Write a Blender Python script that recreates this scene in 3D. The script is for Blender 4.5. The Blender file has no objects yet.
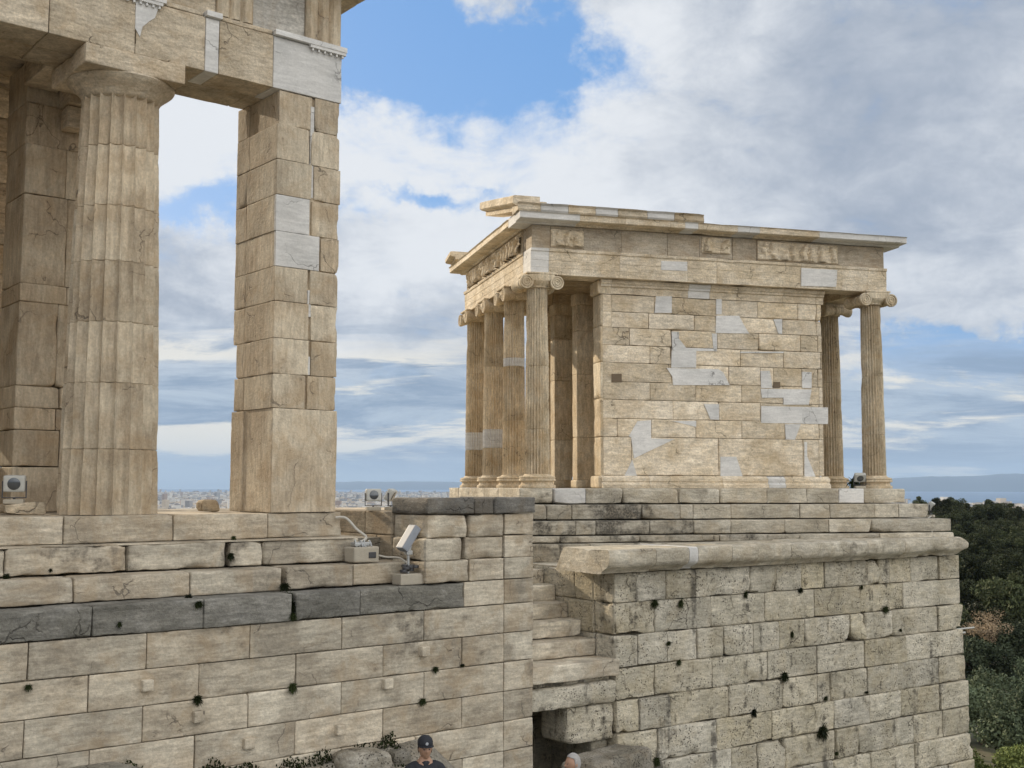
import bpy, math, random
import numpy as np
from mathutils import Vector, Matrix
random.seed(7)
RNG = np.random.RandomState(11)
sc = bpy.context.scene
C = sc.collection

# ------------------------------------------------------------------ frames
class Frame:
    def __init__(s, ox, oy, t): s.o = (ox, oy); s.t = t; s.c = math.cos(t); s.s = math.sin(t)
    def world(s, a, b): return (s.o[0] + a*s.c - b*s.s, s.o[1] + a*s.s + b*s.c)
    def loc(s, X, Y):
        X -= s.o[0]; Y -= s.o[1]; return (X*s.c + Y*s.s, -X*s.s + Y*s.c)
FOC, PITCH, ROLL = 1155.5, .0881, .0021
def _ray(u, v):
    a, b = u-512, 384-v
    x = a*math.cos(ROLL)-b*math.sin(ROLL); y = a*math.sin(ROLL)+b*math.cos(ROLL)
    return (x, FOC*math.cos(PITCH)-y*math.sin(PITCH), FOC*math.sin(PITCH)+y*math.cos(PITCH))
def on_front(F, u, v, yy=0.):          # survey point: where a sight line meets the wall plane y = yy of a frame
    d = _ray(u, v); o = F.loc(0, 0); q = F.loc(d[0], d[1]); q = (q[0]-o[0], q[1]-o[1])
    k = (yy-o[1])/q[1]; return (o[0]+k*q[0], k*d[2])
P = Frame(-3.2452, 15.6059, .6836)     # colonnade wing and its terrace wall
T = Frame(.3455, 21.5371, .2754)       # small temple
B = Frame(1.6, 18.1542, .6086)         # bastion
def ux(F, us, v, yy=0.): return [on_front(F, u, v, yy)[0] for u in us]

# ------------------------------------------------------------------ noise
def _h(i, j, k):
    n = (i*374761393 + j*668265263 + k*1274126177) & 0xffffffff
    n = ((n ^ (n >> 13))*1274126177) & 0xffffffff
    return ((n ^ (n >> 16)) & 0xffff)/65535.
def vnoise(p):
    f = np.floor(p).astype(np.int64); t = p-f; t = t*t*(3-2*t); r = 0
    for a in (0, 1):
        for b in (0, 1):
            for c in (0, 1):
                w = (t[:, 0] if a else 1-t[:, 0])*(t[:, 1] if b else 1-t[:, 1])*(t[:, 2] if c else 1-t[:, 2])
                r = r + w*_h(f[:, 0]+a, f[:, 1]+b, f[:, 2]+c)
    return r
def fbm(p, o=3):
    r = 0; a = .5; s = 0
    for i in range(o):
        r = r + a*vnoise(p*(2**i)+i*17.3); s += a; a *= .5
    return r/s

# ------------------------------------------------------------------ mesh builder
class MB:
    def __init__(s): s.v = []; s.f = []; s.m = []; s.t = []; s.n = 0; s.seed = random.random()*50
    def add(s, v, f, mat=0, tint=(1, .5, 0)):
        v = np.asarray(v, float).reshape(-1, 3); f = np.asarray(f, int)
        s.v.append(v)
        s.f.extend((f+s.n).tolist()); s.m.extend([mat]*len(f)); s.t.append(np.tile(np.array([*tint, 1.]), (len(v), 1)))
        s.n += len(v)
    def box(s, lo, hi, mat=0, tint=(1, .5, 0)):
        x0, y0, z0 = lo; x1, y1, z1 = hi
        v = [(x0,y0,z0),(x1,y0,z0),(x1,y1,z0),(x0,y1,z0),(x0,y0,z1),(x1,y0,z1),(x1,y1,z1),(x0,y1,z1)]
        s.add(v, [(0,3,2,1),(4,5,6,7),(0,1,5,4),(1,2,6,5),(2,3,7,6),(3,0,4,7)], mat, tint)
    def block(s, lo, hi, cell=.14, r=.012, chip=.035, und=.004, mat=0, tint=(1, .5, 0), thr=.58, rot=None):
        lo = np.array(lo, float); hi = np.array(hi, float); L = hi-lo; h = L/2; c = (lo+hi)/2
        ax = []
        for d in range(3):
            e = [0, r, min(2.5*r, L[d]*.3), min(chip*.9+r, L[d]*.35)]
            n = max(1, int(round((L[d]-2*e[-1])/cell)))
            l = sorted(set([round(x, 5) for x in e+[L[d]-x for x in e]+list(np.linspace(e[-1], L[d]-e[-1], n+1))]))
            ax.append(np.array(l)-h[d])
        nx, ny, nz = map(len, ax); Q = []
        def idf(i, j, k): return (i*ny+j)*nz+k
        for d, (na, nb) in enumerate(((ny, nz), (nx, nz), (nx, ny))):
            A, Bb = np.meshgrid(np.arange(na-1), np.arange(nb-1), indexing='ij'); A = A.ravel(); Bb = Bb.ravel()
            for side in (0, 1):
                def g(a, b):
                    if d == 0: return idf((nx-1)*side+0*a, a, b)
                    if d == 1: return idf(a, (ny-1)*side+0*a, b)
                    return idf(a, b, (nz-1)*side+0*a)
                q = [g(A, Bb), g(A+1, Bb), g(A+1, Bb+1), g(A, Bb+1)]
                if (side == 0) ^ (d == 1): q = q[::-1]
                Q.append(np.stack(q, 1))
        Q = np.concatenate(Q); uq, inv = np.unique(Q.ravel(), return_inverse=True); F = inv.reshape(-1, 4)
        i = uq//(ny*nz); j = (uq//nz) % ny; k = uq % nz
        p = np.stack([ax[0][i], ax[1][j], ax[2][k]], 1)
        w = p+c+s.seed
        re = r + chip*np.clip((fbm(w*3.1, 3)-thr)*5, 0, 1) + chip*.35*np.clip((vnoise(w*13)-.55)*3, 0, 1)
        re = np.minimum(re, h.min()*.85)[:, None]
        q = np.clip(p, -(h-re), h-re); d = p-q; n = np.linalg.norm(d, axis=1, keepdims=True)+1e-9
        d = d/n; p = q+d*re + d*(und*(fbm(w*2.3+9, 2)[:, None]-.5)*2)
        if rot is not None:
            R = np.array(Matrix.Rotation(rot[0], 3, rot[1])); p = p@R.T
        s.add(p+c, F, mat, tint)
    def row(s, xs, z0, z1, y0, dep, axis='x', gap=.006, tints=None, mats=None, jit=.005, **kw):
        xs = list(xs)
        for n, (a, b) in enumerate(zip(xs[:-1], xs[1:])):
            j = random.uniform(-jit, jit)
            t = tints[n] if tints and n < len(tints) and tints[n] else rt()
            m = mats.get(n, 0) if mats else 0
            if axis == 'x': lo = (a+gap/2, y0+j, z0+gap/2); hi = (b-gap/2, y0+dep, z1-gap/2)
            else:
                if dep > 0: lo = (y0+j, a+gap/2, z0+gap/2); hi = (y0+dep, b-gap/2, z1-gap/2)
                else: lo = (y0+dep, a+gap/2, z0+gap/2); hi = (y0+j, b-gap/2, z1-gap/2)
            s.block(lo, hi, tint=t, mat=m, **kw)
    def lathe(s, prof, n=32, c=(0, 0), mat=0, tint=(1, .5, 0), ax='z', wob=0, cap=True):
        prof = np.array(prof); a = np.linspace(0, 2*np.pi, n, endpoint=False)
        r = prof[:, 0][:, None]; z = np.repeat(prof[:, 1][:, None], n, 1)
        x = r*np.cos(a); y = r*np.sin(a); v = np.stack([x, y, z], 2).reshape(-1, 3)
        if wob: v[:, :2] *= (1-wob*np.clip(fbm(v*4+s.seed, 3)-.5, 0, 1)*2)[:, None]
        if ax == 'x': v = v[:, [2, 0, 1]]
        if ax == 'y': v = v[:, [1, 2, 0]]
        m = len(prof); f = [(i*n+j, i*n+(j+1) % n, (i+1)*n+(j+1) % n, (i+1)*n+j) for i in range(m-1) for j in range(n)]
        c3 = np.array(c if len(c) == 3 else (c[0], c[1], 0)); s.add(v+c3, f, mat, tint)
        if cap:
            for i, flip in ((0, True), (m-1, False)):
                if prof[i, 0] > 1e-4:
                    l = [i*n+j for j in range(n)]; l = l[::-1] if flip else l
                    s.f.append([x+s.n-len(v) for x in l]); s.m.append(mat)
    def tube(s, pts, r, n=8, mat=0, tint=(1, .5, 0)):
        pts = [Vector(p) for p in pts]; rs = r if hasattr(r, '__len__') else [r]*len(pts); V = []
        for i, p in enumerate(pts):
            t = (pts[min(i+1, len(pts)-1)]-pts[max(i-1, 0)]).normalized()
            u = t.cross(Vector((0, 0, 1))); u = u if u.length > .1 else t.cross(Vector((1, 0, 0))); u.normalize(); w = t.cross(u)
            V += [p+(u*math.cos(2*math.pi*k/n)+w*math.sin(2*math.pi*k/n))*rs[i] for k in range(n)]
        f = [(i*n+k, i*n+(k+1) % n, (i+1)*n+(k+1) % n, (i+1)*n+k) for i in range(len(pts)-1) for k in range(n)]
        s.add([tuple(v) for v in V], f, mat, tint); b = s.n-len(V)
        s.f.append([b+k for k in range(n)][::-1]); s.f.append([b+(len(pts)-1)*n+k for k in range(n)]); s.m += [mat, mat]
    def prism(s, poly, y0, y1, mat=0, tint=(1, .5, 0), plane='xz'):
        n = len(poly)
        if plane == 'xz': v = [(x, y0, z) for x, z in poly]+[(x, y1, z) for x, z in poly]
        elif plane == 'yz': v = [(y0, x, z) for x, z in poly]+[(y1, x, z) for x, z in poly]
        else: v = [(x, z, y0) for x, z in poly]+[(x, z, y1) for x, z in poly]
        s.add(v, np.zeros((0, 4), int), mat, tint); b = s.n-2*n
        fs = [[b+i for i in range(n)], [b+n+i for i in range(n)][::-1]]+[[b+i, b+n+i, b+n+(i+1) % n, b+(i+1) % n] for i in range(n)]
        s.f += fs; s.m += [mat]*len(fs)
    def profile(s, prof, x0, x1, cell=.15, rough=.01, mat=0, tint=(1, .5, 0), thr=.55, axis='x'):
        # closed (y,z) profile swept along x, edges eaten by noise
        prof = np.array(prof, float); n = max(1, int((x1-x0)/cell)); xs = np.linspace(x0, x1, n+1)
        q = []
        for a, b in zip(prof, np.roll(prof, -1, 0)):
            k = max(1, int(np.linalg.norm(b-a)/.09)); q += [a+(b-a)*i/k for i in range(k)]
        q = np.array(q); cen = q.mean(0); m = len(q)
        V = np.stack([np.repeat(xs, m), np.tile(q[:, 0], n+1), np.tile(q[:, 1], n+1)], 1)
        k = np.clip((fbm(V*2.6+s.seed, 3)-thr)*4, 0, 1)+.3*np.clip(vnoise(V*9+s.seed)-.5, 0, 1)
        d = V[:, 1:]-cen; l = np.linalg.norm(d, axis=1, keepdims=True)+1e-9
        V[:, 1:] -= d/l*(rough*k)[:, None]*4
        f = [(i*m+j, (i+1)*m+j, (i+1)*m+(j+1) % m, i*m+(j+1) % m) for i in range(n) for j in range(m)]
        if axis == 'y': V = V[:, [1, 0, 2]]
        s.add(V, f, mat, tint); b = s.n-len(V)
        s.f.append([b+j for j in range(m)]); s.f.append([b+n*m+j for j in range(m)][::-1]); s.m += [mat, mat]
    def xf(s, fn): s.v = [fn(v) for v in s.v]
    def mesh(s, name, mats, smooth=True, ang=38):
        me = bpy.data.meshes.new(name); V = np.concatenate(s.v) if s.v else np.zeros((0, 3))
        me.from_pydata(V.tolist(), [], s.f)
        for m in (mats if isinstance(mats, (list, tuple)) else [mats]): me.materials.append(m)
        me.polygons.foreach_set('material_index', s.m)
        a = me.color_attributes.new('tint', 'FLOAT_COLOR', 'POINT'); a.data.foreach_set('color', np.concatenate(s.t).ravel())
        me.update()
        import bmesh
        bm = bmesh.new(); bm.from_mesh(me); bmesh.ops.recalc_face_normals(bm, faces=bm.faces); bm.to_mesh(me); bm.free()
        if smooth:
            me.polygons.foreach_set('use_smooth', [True]*len(me.polygons)); me.set_sharp_from_angle(angle=math.radians(ang))
        return me
    def build(s, name, mats, parent=None, loc=(0, 0, 0), rz=0, **kw):
        o = bpy.data.objects.new(name, s.mesh(name, mats, **kw)); C.objects.link(o); o.location = loc; o.rotation_euler.z = rz
        if parent: o.parent = parent
        return o
def rt(b=.15, w=.5, d=.13):
    return (1+random.uniform(-b, b), min(1, max(0, .5+random.uniform(-w, w))), max(0, random.gauss(0, d)))
def tag(o, label=None, cat=None, group=None, kind=None):
    if label: o['label'] = label
    if cat: o['category'] = cat
    if group: o['group'] = group
    if kind: o['kind'] = kind
    return o
def empty(name, loc, rz=0, **kw):
    o = bpy.data.objects.new(name, None); C.objects.link(o); o.location = loc; o.rotation_euler.z = rz; o.empty_display_size = .2
    return tag(o, **kw)
def kids(o): return [c for c in bpy.data.objects if c.parent == o]
def copy_tree(o, parent=None):
    c = o.copy(); C.objects.link(c); c.parent = parent
    for ch in kids(o): copy_tree(ch, c)
    return c

# ------------------------------------------------------------------ materials
def nodes(name):
    m = bpy.data.materials.new(name); m.use_nodes = True; nt = m.node_tree; nt.nodes.clear()
    out = nt.nodes.new('ShaderNodeOutputMaterial'); b = nt.nodes.new('ShaderNodeBsdfPrincipled'); nt.links.new(b.outputs[0], out.inputs[0])
    return m, nt, b
class N:
    def __init__(s, nt): s.nt = nt; s.L = nt.links.new
    def new(s, t, **k):
        n = s.nt.nodes.new(t)
        for a, b in k.items(): setattr(n, a, b)
        return n
    def put(s, sock, val):
        if isinstance(val, bpy.types.NodeSocket): s.L(val, sock)
        elif isinstance(val, (tuple, list)) and len(val) == 3 and sock.type == 'RGBA': sock.default_value = (*val, 1)
        else: sock.default_value = val
    def math(s, op, a, b=0., c=0., clamp=False):
        n = s.new('ShaderNodeMath', operation=op, use_clamp=clamp); s.put(n.inputs[0], a); s.put(n.inputs[1], b); s.put(n.inputs[2], c); return n.outputs[0]
    def vmath(s, op, a, b=(0, 0, 0)):
        n = s.new('ShaderNodeVectorMath', operation=op); s.put(n.inputs[0], a); s.put(n.inputs[1], b); return n.outputs[0]
    def noise(s, vec, scale, det=4, rough=.55, dist=0.):
        n = s.new('ShaderNodeTexNoise'); s.put(n.inputs['Vector'], vec)
        n.inputs['Scale'].default_value = scale; n.inputs['Detail'].default_value = det; n.inputs['Roughness'].default_value = rough; n.inputs['Distortion'].default_value = dist
        return n.outputs[0]
    def ramp(s, f, a, b, lo=0., hi=1.):
        n = s.new('ShaderNodeMapRange', interpolation_type='SMOOTHSTEP'); s.put(n.inputs[0], f)
        for i, x in enumerate((a, b, lo, hi)): s.put(n.inputs[i+1], x)
        return n.outputs[0]
    def mix(s, f, a, b, mode='MIX'):
        n = s.new('ShaderNodeMix', data_type='RGBA', blend_type=mode); s.put(n.inputs[0], f); s.put(n.inputs[6], a); s.put(n.inputs[7], b); return n.outputs[2]
def stone(name, A, Bc, warm, grime=(.05, .045, .04), g_amt=.5, bed=.35, pits=0., drip=0., bump=.5, vdir='z', vary=.5, stain=.5, rough=.85, gth=.58, speck=1.):
    m, nt, b = nodes(name); g = N(nt)
    tc = g.new('ShaderNodeTexCoord').outputs['Object']; rnd = g.new('ShaderNodeObjectInfo').outputs['Random']
    off = g.new('ShaderNodeCombineXYZ'); g.L(g.math('MULTIPLY', rnd, 31.), off.inputs[0]); g.L(g.math('MULTIPLY', rnd, 17.), off.inputs[2])
    v = g.vmath('ADD', tc, off.outputs[0])
    at = g.new('ShaderNodeVertexColor', layer_name='tint'); sp = g.new('ShaderNodeSeparateColor'); g.L(at.outputs[0], sp.inputs[0])
    bri, wm, dk = sp.outputs
    # every block its own piece of rock: shift the texture by its tint
    sh = g.new('ShaderNodeCombineXYZ'); g.L(g.math('MULTIPLY', bri, 43.), sh.inputs[0]); g.L(g.math('MULTIPLY', wm, 29.), sh.inputs[1]); g.L(g.math('MULTIPLY', wm, 51.), sh.inputs[2])
    vb = g.vmath('ADD', v, sh.outputs[0])
    n1 = g.noise(vb, 1.5, 6, .6); n1b = g.noise(v, .55, 4, .6)
    st = (1, 1, 7) if vdir == 'z' else (6, 6, .7)
    n2 = g.noise(g.vmath('MULTIPLY', vb, st), 2.2, 6, .65, .6)
    n3 = g.noise(v, 30, 6, .7); n5 = g.noise(vb, 6, 5, .65)
    col = g.mix(g.ramp(n1, .5-.2*vary, .5+.2*vary), A, Bc)
    col = g.mix(g.math('MULTIPLY', wm, .75), col, g.mix(n5, col, tuple(x*.94+.02 for x in warm)))
    k = g.math('ADD', 1-bed*.5, g.math('MULTIPLY', g.ramp(n2, .3, .7), bed))
    k = g.math('MULTIPLY', k, g.math('ADD', .78, g.math('MULTIPLY', n5, .44)))
    k = g.math('MULTIPLY', k, bri)
    k = g.math('MULTIPLY', k, g.ramp(n3, .25, .75, 1-.22*speck, 1+.2*speck))
    k = g.math('MULTIPLY', k, g.ramp(g.noise(g.vmath('MULTIPLY', vb, (1, 1, 3.2) if vdir == 'z' else (3, 3, .9)), 7, 7, .68, .4), .3, .7, 1-.2*speck, 1+.18*speck))
    col = g.mix(1., col, g.new('ShaderNodeCombineColor').outputs[0], 'MULTIPLY')
    cc = nt.nodes[-2] if False else None
    comb = [n for n in nt.nodes if n.bl_idname == 'ShaderNodeCombineColor'][-1]
    for i in range(3): g.L(k, comb.inputs[i])
    # rusty stain patches of old marble
    col = g.mix(g.math('MULTIPLY', g.ramp(g.noise(vb, 1.9, 6, .62, .8), .47, .66), stain*.7), col, tuple(x*y for x, y in zip(warm, (.78, .72, .64))))
    # grime
    gr = g.ramp(g.math('ADD', g.math('MULTIPLY', dk, .16), g.math('ADD', g.math('MULTIPLY', n1b, .55), g.math('MULTIPLY', n5, .45))), gth, gth+.13)
    gr = g.math('MULTIPLY', gr, g.ramp(n3, .35, .6, .3, 1.))
    if drip:
        nd = g.noise(g.vmath('MULTIPLY', v, (3.3, 3.3, .28)), 1., 5, .6)
        gr = g.math('MAXIMUM', gr, g.math('MULTIPLY', g.ramp(g.math('ADD', g.math('MULTIPLY', nd, .6), g.math('MULTIPLY', n5, .4)), .54, .64), drip))
    col = g.mix(g.math('MULTIPLY', g.math('ADD', gr, g.math('MULTIPLY', dk, .3), clamp=True), g_amt), col, grime)
    hgt = g.math('ADD', g.math('MULTIPLY', n3, .5), g.math('MULTIPLY', n2, .8*bed))
    hgt = g.math('ADD', hgt, g.math('MULTIPLY', n5, .8))
    # hairline cracks
    vo = g.new('ShaderNodeTexVoronoi', feature='DISTANCE_TO_EDGE'); g.L(g.vmath('ADD', vb, g.vmath('MULTIPLY', g.new('ShaderNodeTexNoise').outputs[1], (0, 0, 0))), vo.inputs['Vector']); vo.inputs['Scale'].default_value = 1.1
    wn = g.new('ShaderNodeTexNoise'); g.L(vb, wn.inputs['Vector']); wn.inputs['Scale'].default_value = 3.; wn.inputs['Detail'].default_value = 4
    g.L(g.vmath('ADD', vb, g.vmath('MULTIPLY', wn.outputs[1], (.5, .5, .5))), vo.inputs['Vector'])
    crack = g.math('MULTIPLY', g.ramp(vo.outputs['Distance'], .0, .012, 1., 0.), g.ramp(n1, .52, .6))
    col = g.mix(g.math('MULTIPLY', crack, .6), col, grime)
    hgt = g.math('SUBTRACT', hgt, g.math('MULTIPLY', crack, .6))
    if pits:
        vp = g.new('ShaderNodeTexVoronoi'); g.L(g.vmath('ADD', v, g.vmath('MULTIPLY', wn.outputs[1], (.1, .1, .1))), vp.inputs['Vector']); vp.inputs['Scale'].default_value = 24
        pt = g.math('MULTIPLY', g.ramp(vp.outputs['Distance'], .12, .34, 1., 0.), g.ramp(g.noise(vb, 3.2, 4, .6), .42, .6))
        col = g.mix(g.math('MULTIPLY', pt, pits), col, grime)
        hgt = g.math('SUBTRACT', hgt, g.math('MULTIPLY', pt, 1.2))
    bp = g.new('ShaderNodeBump'); bp.inputs['Strength'].default_value = bump; bp.inputs['Distance'].default_value = .045; g.L(hgt, bp.inputs['Height'])
    g.L(bp.outputs[0], b.inputs['Normal']); g.L(col, b.inputs['Base Color']); b.inputs['Roughness'].default_value = rough; b.inputs['Specular IOR Level'].default_value = .25
    return m
def plain(name, col, rough=.6, metal=0., var=.15, scale=8., bump=0.):
    m, nt, b = nodes(name); g = N(nt); v = g.new('ShaderNodeTexCoord').outputs['Object']
    n = g.noise(v, scale, 5, .6); g.L(g.mix(n, tuple(c*(1-var) for c in col), tuple(min(1, c*(1+var)) for c in col)), b.inputs['Base Color'])
    b.inputs['Roughness'].default_value = rough; b.inputs['Metallic'].default_value = metal
    if bump:
        bp = g.new('ShaderNodeBump'); bp.inputs['Strength'].default_value = bump; bp.inputs['Distance'].default_value = .02; g.L(g.noise(v, scale*4, 5, .6), bp.inputs['Height']); g.L(bp.outputs[0], b.inputs['Normal'])
    return m
def leafmat(name, A, Bc, rough=.6):
    m, nt, b = nodes(name); g = N(nt); v = g.new('ShaderNodeTexCoord').outputs['Object']
    rnd = g.new('ShaderNodeObjectInfo').outputs['Random']
    at = g.new('ShaderNodeVertexColor', layer_name='tint'); sp = g.new('ShaderNodeSeparateColor'); g.L(at.outputs[0], sp.inputs[0])
    c = g.mix(sp.outputs[1], A, Bc)
    c = g.mix(g.math('MULTIPLY', rnd, .45), c, tuple(x*1.5 for x in Bc))
    cb = g.new('ShaderNodeCombineColor'); k = g.math('MULTIPLY', sp.outputs[0], g.math('ADD', .5, g.math('MULTIPLY', rnd, 1.)))
    for i in range(3): g.L(k, cb.inputs[i])
    g.L(g.mix(1., c, cb.outputs[0], 'MULTIPLY'), b.inputs['Base Color']); b.inputs['Roughness'].default_value = rough; b.inputs['Specular IOR Level'].default_value = .08
    return m
WARM = (.54, .41, .26)
M = {}
M['marble'] = stone('old_marble', (.62, .545, .43), (.45, .385, .29), WARM, g_amt=.6, bed=.34, bump=.7, gth=.6)
M['marble_v'] = stone('old_marble_upright', (.61, .535, .415), (.44, .365, .27), WARM, g_amt=.6, bed=.26, speck=.7, bump=.5, vdir='v', gth=.6)
M['temple'] = stone('temple_marble', (.78, .69, .555), (.61, .52, .39), (.60, .47, .29), g_amt=.65, bed=.3, bump=.6, gth=.6)
M['temple_v'] = stone('temple_column_marble', (.66, .585, .455), (.50, .42, .30), (.58, .43, .25), g_amt=.45, bed=.3, bump=.4, vdir='v', gth=.62)
M['new'] = stone('new_white_marble', (.72, .71, .69), (.61, .605, .59), (.62, .58, .52), g_amt=.12, bed=.2, bump=.12, stain=.05, vary=.6, speck=.35)
M['terrace'] = stone('terrace_marble', (.57, .52, .425), (.37, .33, .265), (.48, .38, .26), g_amt=.8, bed=.42, bump=.45, stain=.6, gth=.56, speck=.8)
M['dark'] = stone('grey_limestone', (.27, .262, .24), (.175, .17, .152), (.18, .165, .13), g_amt=.35, bed=.5, bump=.7, stain=.1)
M['poros'] = stone('pitted_limestone', (.58, .54, .455), (.43, .40, .33), (.54, .45, .27), grime=(.055, .050, .043), g_amt=.85, bed=.3, pits=.8, drip=.9, bump=.8, stain=.3, gth=.57)
M['stepm'] = stone('step_marble', (.57, .53, .445), (.40, .365, .295), (.48, .40, .28), grime=(.04, .037, .033), g_amt=.85, bed=.38, bump=.5, gth=.55)
M['rock'] = stone('rough_rock', (.34, .32, .28), (.2, .19, .16), (.3, .24, .16), g_amt=.6, bed=.2, pits=.5, bump=1., gth=.55)
M['bark'] = plain('bark', (.09, .065, .045), .9, var=.4, scale=6, bump=.6)
M['pine'] = leafmat('evergreen_leaves', (.020, .026, .011), (.048, .056, .026))
M['olive'] = leafmat('olive_leaves', (.045, .062, .035), (.12, .145, .085))
M['shrub'] = leafmat('shrub_leaves', (.05, .075, .02), (.13, .15, .05))
M['autumn'] = leafmat('autumn_leaves', (.15, .11, .07), (.27, .21, .14))
M['weed'] = leafmat('weed_leaves', (.010, .014, .006), (.026, .034, .012))

# ------------------------------------------------------------------ column makers
def fluted(mb, z0, z1, r0, r1, n, dep, joints, seg=8, fillet=0., eros=.02, cx=0, cy=0, nz=90, sd=0., tints=True, mats=None):
    th = np.arange(n*seg)/(n*seg)*2*np.pi
    t = ((np.arange(n*seg) % seg)/seg)*2-1; t = np.clip(np.abs(t)/(1-fillet), 0, 1)
    prof = 1-dep*(1-t**2.6)
    zs = list(np.linspace(z0, z1, nz))
    for j in joints: zs += [j-.008, j-.003, j+.003, j+.008]
    zs = np.array(sorted(zs)); m = len(zs); k = len(th)
    Z, TH = np.meshgrid(zs, th, indexing='ij'); f = (Z-z0)/(z1-z0)
    R = (r0+(r1-r0)*f + .012*r0*4*f*(1-f))*prof[None, :]
    pts = np.stack([np.cos(TH)*R, np.sin(TH)*R, Z], 2).reshape(-1, 3)
    e = fbm(pts*np.array([5, 5, 2.2])+sd, 3); e2 = vnoise(pts*16+sd); e3 = fbm(pts*np.array([9, 9, 1.2])+sd+5, 2)
    arr = np.tile(np.clip(t, 0, 1)**2, m)
    R = R.ravel() - eros*np.clip((e-.56)*5, 0, 1)*(.3+arr) - eros*.4*np.clip((e2-.5)*2, 0, 1)*arr - eros*.3*np.clip((e3-.55)*4, 0, 1)
    for j in joints:
        near = np.abs(Z.ravel()-j) < .0055
        R = np.where(near, R-.012-eros*.8*np.clip((vnoise(pts*6+sd+3)-.55)*4, 0, 1), R)
    v = np.stack([np.cos(TH.ravel())*R+cx, np.sin(TH.ravel())*R+cy, Z.ravel()], 1)
    I, J = np.meshgrid(np.arange(m-1), np.arange(k), indexing='ij'); I = I.ravel(); J = J.ravel()
    F = np.stack([I*k+J, I*k+(J+1) % k, (I+1)*k+(J+1) % k, (I+1)*k+J], 1)
    mb.add(v, F)
    tt = np.zeros((len(v), 4)); js = [z0]+sorted(joints)+[z1]
    di = np.clip(np.searchsorted(js, Z.ravel())-1, 0, len(js)-2)
    tv = np.array([[*rt(.1, .35, .05), 1] for _ in range(len(js))]); tt[:] = tv[di]; mb.t[-1] = tt
    mb.f.append([mb.n-k+i for i in range(k)]); mb.m.append(0)
    if mats:                                   # drums replaced in new marble
        base = len(mb.f)-1-len(F)
        for a, b in mats:
            zc = zs[:-1][I]
            for q in np.nonzero((zc > a) & (zc < b))[0]: mb.m[base+q] = 1

def relief_panel(mb, x0, x1, z0, z1, y, seed, amp=.045, figs=None, axis='x', mat=0, cell=.014):
    """worn standing and striding figures in low relief"""
    rs = np.random.RandomState(seed); W = x1-x0; H = z1-z0
    nx = int(W/cell)+1; nz = int(H/cell)+1
    X, Z = np.meshgrid(np.linspace(0, W, nx), np.linspace(0, H, nz), indexing='ij'); h = np.zeros_like(X)
    def cap(a, b, r0, r1):
        a = np.array(a); b = np.array(b); d = b-a; t = np.clip(((X-a[0])*d[0]+(Z-a[1])*d[1])/(d@d+1e-9), 0, 1)
        D = np.hypot(X-a[0]-t*d[0], Z-a[1]-t*d[1]); r = r0+(r1-r0)*t
        return np.sqrt(np.clip(1-(D/r)**2, 0, 1))*r/.06
    n = figs or max(1, int(W/.2))
    for i in range(n):
        cx = (i+.5)*W/n+rs.uniform(-.03, .03); ln = rs.uniform(-.09, .09); s = H*.92
        hip = (cx, s*.48); sh = (cx+ln*.6, s*.78); hd = (cx+ln*.8, s*.93)
        for a, b, r0, r1 in ((hip, sh, .05, .065), (hd, (hd[0], hd[1]+.005), .038, .036),
                             (hip, (cx+rs.uniform(-.06, -.015), .02), .055, .036), (hip, (cx+rs.uniform(.015, .07), .02), .055, .036),
                             (sh, (sh[0]+rs.uniform(-.085, -.05), s*rs.uniform(.48, .68)), .032, .024), (sh, (sh[0]+rs.uniform(.05, .085), s*rs.uniform(.48, .68)), .032, .024)):
            h = np.maximum(h, cap(a, b, r0, r1))
        if rs.rand() < .8: h = np.maximum(h, cap((cx+rs.uniform(-.03, .03), s*.5), (cx+rs.uniform(-.04, .04), .04), .07, .09)*.75)
    pts = np.stack([X.ravel()+seed, Z.ravel(), 0*X.ravel()], 1)
    wear = fbm(pts*6, 3).reshape(X.shape); h = h*np.clip(1.6-wear, .4, 1)*np.clip((.68-wear)*6, .2, 1)
    yy = y-.004-amp*h-.004*fbm(pts*22, 2).reshape(X.shape)
    v = np.stack([X.ravel()+x0, yy.ravel(), Z.ravel()+z0], 1)
    if axis == 'y': v = v[:, [1, 0, 2]]
    I, J = np.meshgrid(np.arange(nx-1), np.arange(nz-1), indexing='ij'); I = I.ravel(); J = J.ravel()
    F = np.stack([I*nz+J, (I+1)*nz+J, (I+1)*nz+J+1, I*nz+J+1], 1)
    if axis == 'y': F = F[:, ::-1]
    mb.add(v, F, mat, (1.02, .6, 0))

# ================================================================== COLONNADE WING (left)
ZS = -.3656
def doric_column():
    mb = MB(); H = 5.43+.3656
    js = [h+.3656 for h in (.447, 1.276, 2.047, 2.823, 3.539, 4.326)]
    fluted(mb, 0, H-.40, .615, .485, 20, .155, js, nz=150, eros=.014, sd=3.1)
    shaft = mb.mesh('column_shaft', [M['marble_v'], M['new']], ang=30)
    cb = MB()
    cb.lathe([(.40, H-.47), (.455, H-.455), (.49, H-.43), (.51, H-.39), (.55, H-.345), (.625, H-.285), (.665, H-.25), (.68, H-.228), (.67, H-.205)], 64, wob=.03, tint=(1, .6, 0))
    cb.block((-.70, -.66, H-.215), (.60, .66, H+.045), cell=.08, r=.015, chip=.06, tint=(1.06, .5, 0), thr=.55)
    return shaft, cb.mesh('capital', M['marble'])
wing = empty('ancient_colonnade', (*P.o, ZS-1.0), P.t, label='tall ruined marble colonnade with fluted column, square pier and heavy beam, at left', cat='colonnade')
WZ = (0, 0, -(ZS-1.0))
DS, DC = doric_column()
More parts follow.
